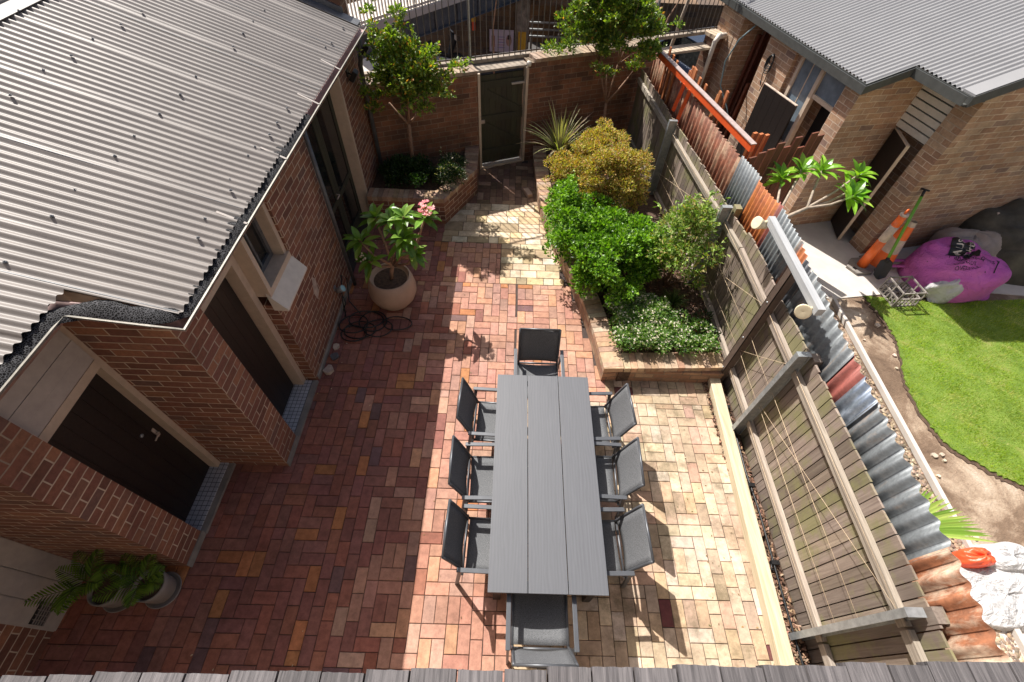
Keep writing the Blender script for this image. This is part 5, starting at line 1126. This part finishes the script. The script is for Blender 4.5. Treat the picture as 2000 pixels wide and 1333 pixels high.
# footbridge
T=thing('footbridge','elevated walkway with a pale vertical slat balustrade over dark steel girders','bridge'); A=Vector((-7.6,5.2,1.0)); Bv=Vector((2.4,18.1,1.0)); d=(Bv-A).normalized(); A=A+d*5.5; nrm=Vector((-d.y,d.x,0))
mb=MB(); mb.bar(A+Vector((0,0,.2)),Bv+Vector((0,0,.2)),.06,.40); 
L=(Bv-A).length; i=0
while i<L: q=A+d*i-nrm*.05; mb.bar(q,q+Vector((0,0,.40)),.02,.10,up=tuple(d)); i+=.75
mb.bar(A-nrm*.05+Vector((0,0,.0)),Bv-nrm*.05+Vector((0,0,.0)),.16,.02); mb.build('girder','flash',T)
mb=MB(); mb.bar(A+nrm*.5+Vector((0,0,.48)),Bv+nrm*.5+Vector((0,0,.48)),1.3,.14); mb.build('deck_slab','concrete',T)
mb=MB(); i=0
while i<L: q=A+d*i+Vector((0,0,.55))-nrm*.08; mb.bar(q,q+Vector((0,0,.85)),.035,.02,up=tuple(d)); i+=.085
mb.bar(A-nrm*.08+Vector((0,0,.60)),Bv-nrm*.08+Vector((0,0,.60)),.04,.05); mb.bar(A-nrm*.08+Vector((0,0,1.4)),Bv-nrm*.08+Vector((0,0,1.4)),.05,.05); mb.build('balustrade','white',T)
mb=MB(); q=A+nrm*.5; mb.box((-5.2,11.3,-.9),(-4.7,11.8,1.38)); mb.build('pier','concgrey',T)
# pavement, kerb
mb=MB(); mb.box((-12,13.0,-.9),(-1.2,15.8,-.78)); struct(mb.build('pavement','concrete'))
# parked car (dark blue)
T=thing('parked_car','dark blue parked car glimpsed through the right part of the iron railing','car',(5.1,14.4,-.9),2.0)
mb=MB(); sec=[(-2.1,.35,.55),(-2.0,.30,.80),(-1.3,.28,.90),(1.3,.28,.95),(2.05,.30,.78),(2.1,.38,.5)]; n=len(sec)
vs=[]
for x_,z0,z1 in sec:
    for y_,z_ in ((-.85,z0),(-.87,(z0+z1)/2),(-.80,z1),(.80,z1),(.87,(z0+z1)/2),(.85,z0)): vs.append((x_,y_,z_))
fs=[(i*6+j,(i+1)*6+j,(i+1)*6+(j+1)%6,i*6+(j+1)%6) for i in range(n-1) for j in range(6)]+[tuple(range(6)),tuple((n-1)*6+j for j in range(6))[::-1]]
M['carpaint']=plain('dark_blue_paint',(.02,.03,.055),.2,.3,var=.05,bump=0); mb.add(vs,fs); mb.build('body','carpaint',T,.03)
mb=MB(); mb.add([(-1.5,-.75,.90),(1.0,-.75,.93),(1.0,.75,.93),(-1.5,.75,.90),(-1.0,-.6,1.42),(.35,-.6,1.42),(.35,.6,1.42),(-1.0,.6,1.42)],[(0,1,5,4),(1,2,6,5),(2,3,7,6),(3,0,4,7)]); mb.build('windows','glass',T)
mb=MB(); mb.box((-1.0,-.61,1.41),(.36,.61,1.45)); mb.build('roof','carpaint',T,.01)
for x_ in (-1.3,1.35):
    for s_ in (-1,1): mb=MB(); mb.lathe([(0,-.1),(.3,-.1),(.32,0),(.3,.1),(0,.1)],n=20,M_=Matrix.Translation((x_,s_*.78,.32))@Matrix.Rotation(PI/2,4,'X')); mb.build('wheel','black',T)
# pale trunk behind railing
T=thing('bare_sapling','slim pale leaning trunk with a twiggy side branch behind the railing','tree',(3.05,10.5,-.9)); mb=MB(); mb.tube([(0,0,0),(.03,.02,1.8),(.12,.0,2.8),(.35,.0,4.5)],[.05,.04,.035,.03],8); mb.build('trunk','barkgrey',T)
mb=MB(); mb.tube([(-.28,0,0),(-.26,0,2.2),(-.12,0,2.9),(.1,0,3.4),(.3,0,4.4)],[.02,.018,.014,.01,.006],6); mb.build('branch','bark',T)
T=thing('bare_sapling','thin crooked bare stem standing behind the railing above the gate','tree',(-.42,9.5,-.9)); mb=MB(); mb.tube([(0,0,0),(.0,0,2.3),(-.02,0,2.9),(.05,0,3.4),(.07,0,4.4)],[.02,.018,.014,.012,.008],6); mb.build('trunk','bark',T)
# scooter shape far left behind the tree
T=thing('parked_scooter','dark scooter with a white front panel parked beyond the railing at left','scooter',(-2.35,14.7,-.78),.3)
mb=MB(); mb.tube([(-.5,0,.55),(-.1,0,.65),(.1,0,.45),(.4,0,.35),(.55,0,.75),(.5,0,1.0)],[.13,.15,.08,.08,.10,.04],10); mb.build('body','black',T)
mb=MB(); mb.lathe([(0,-.08),(.07,-.06),(.08,.0),(.05,.08),(0,.1)],(.58,0,.80),16); mb.build('front_panel','white',T)
for x_ in (-.5,.6): mb=MB(); mb.lathe([(0,-.05),(.2,-.05),(.22,0),(.2,.05),(0,.05)],n=20,M_=Matrix.Translation((x_,0,.22))@Matrix.Rotation(PI/2,4,'X')); mb.build('wheel','black',T)
mb=MB(); mb.tube([(.5,-.3,1.05),(.48,0,1.02),(.5,.3,1.05)],.015); mb.build('handlebar','steel',T)
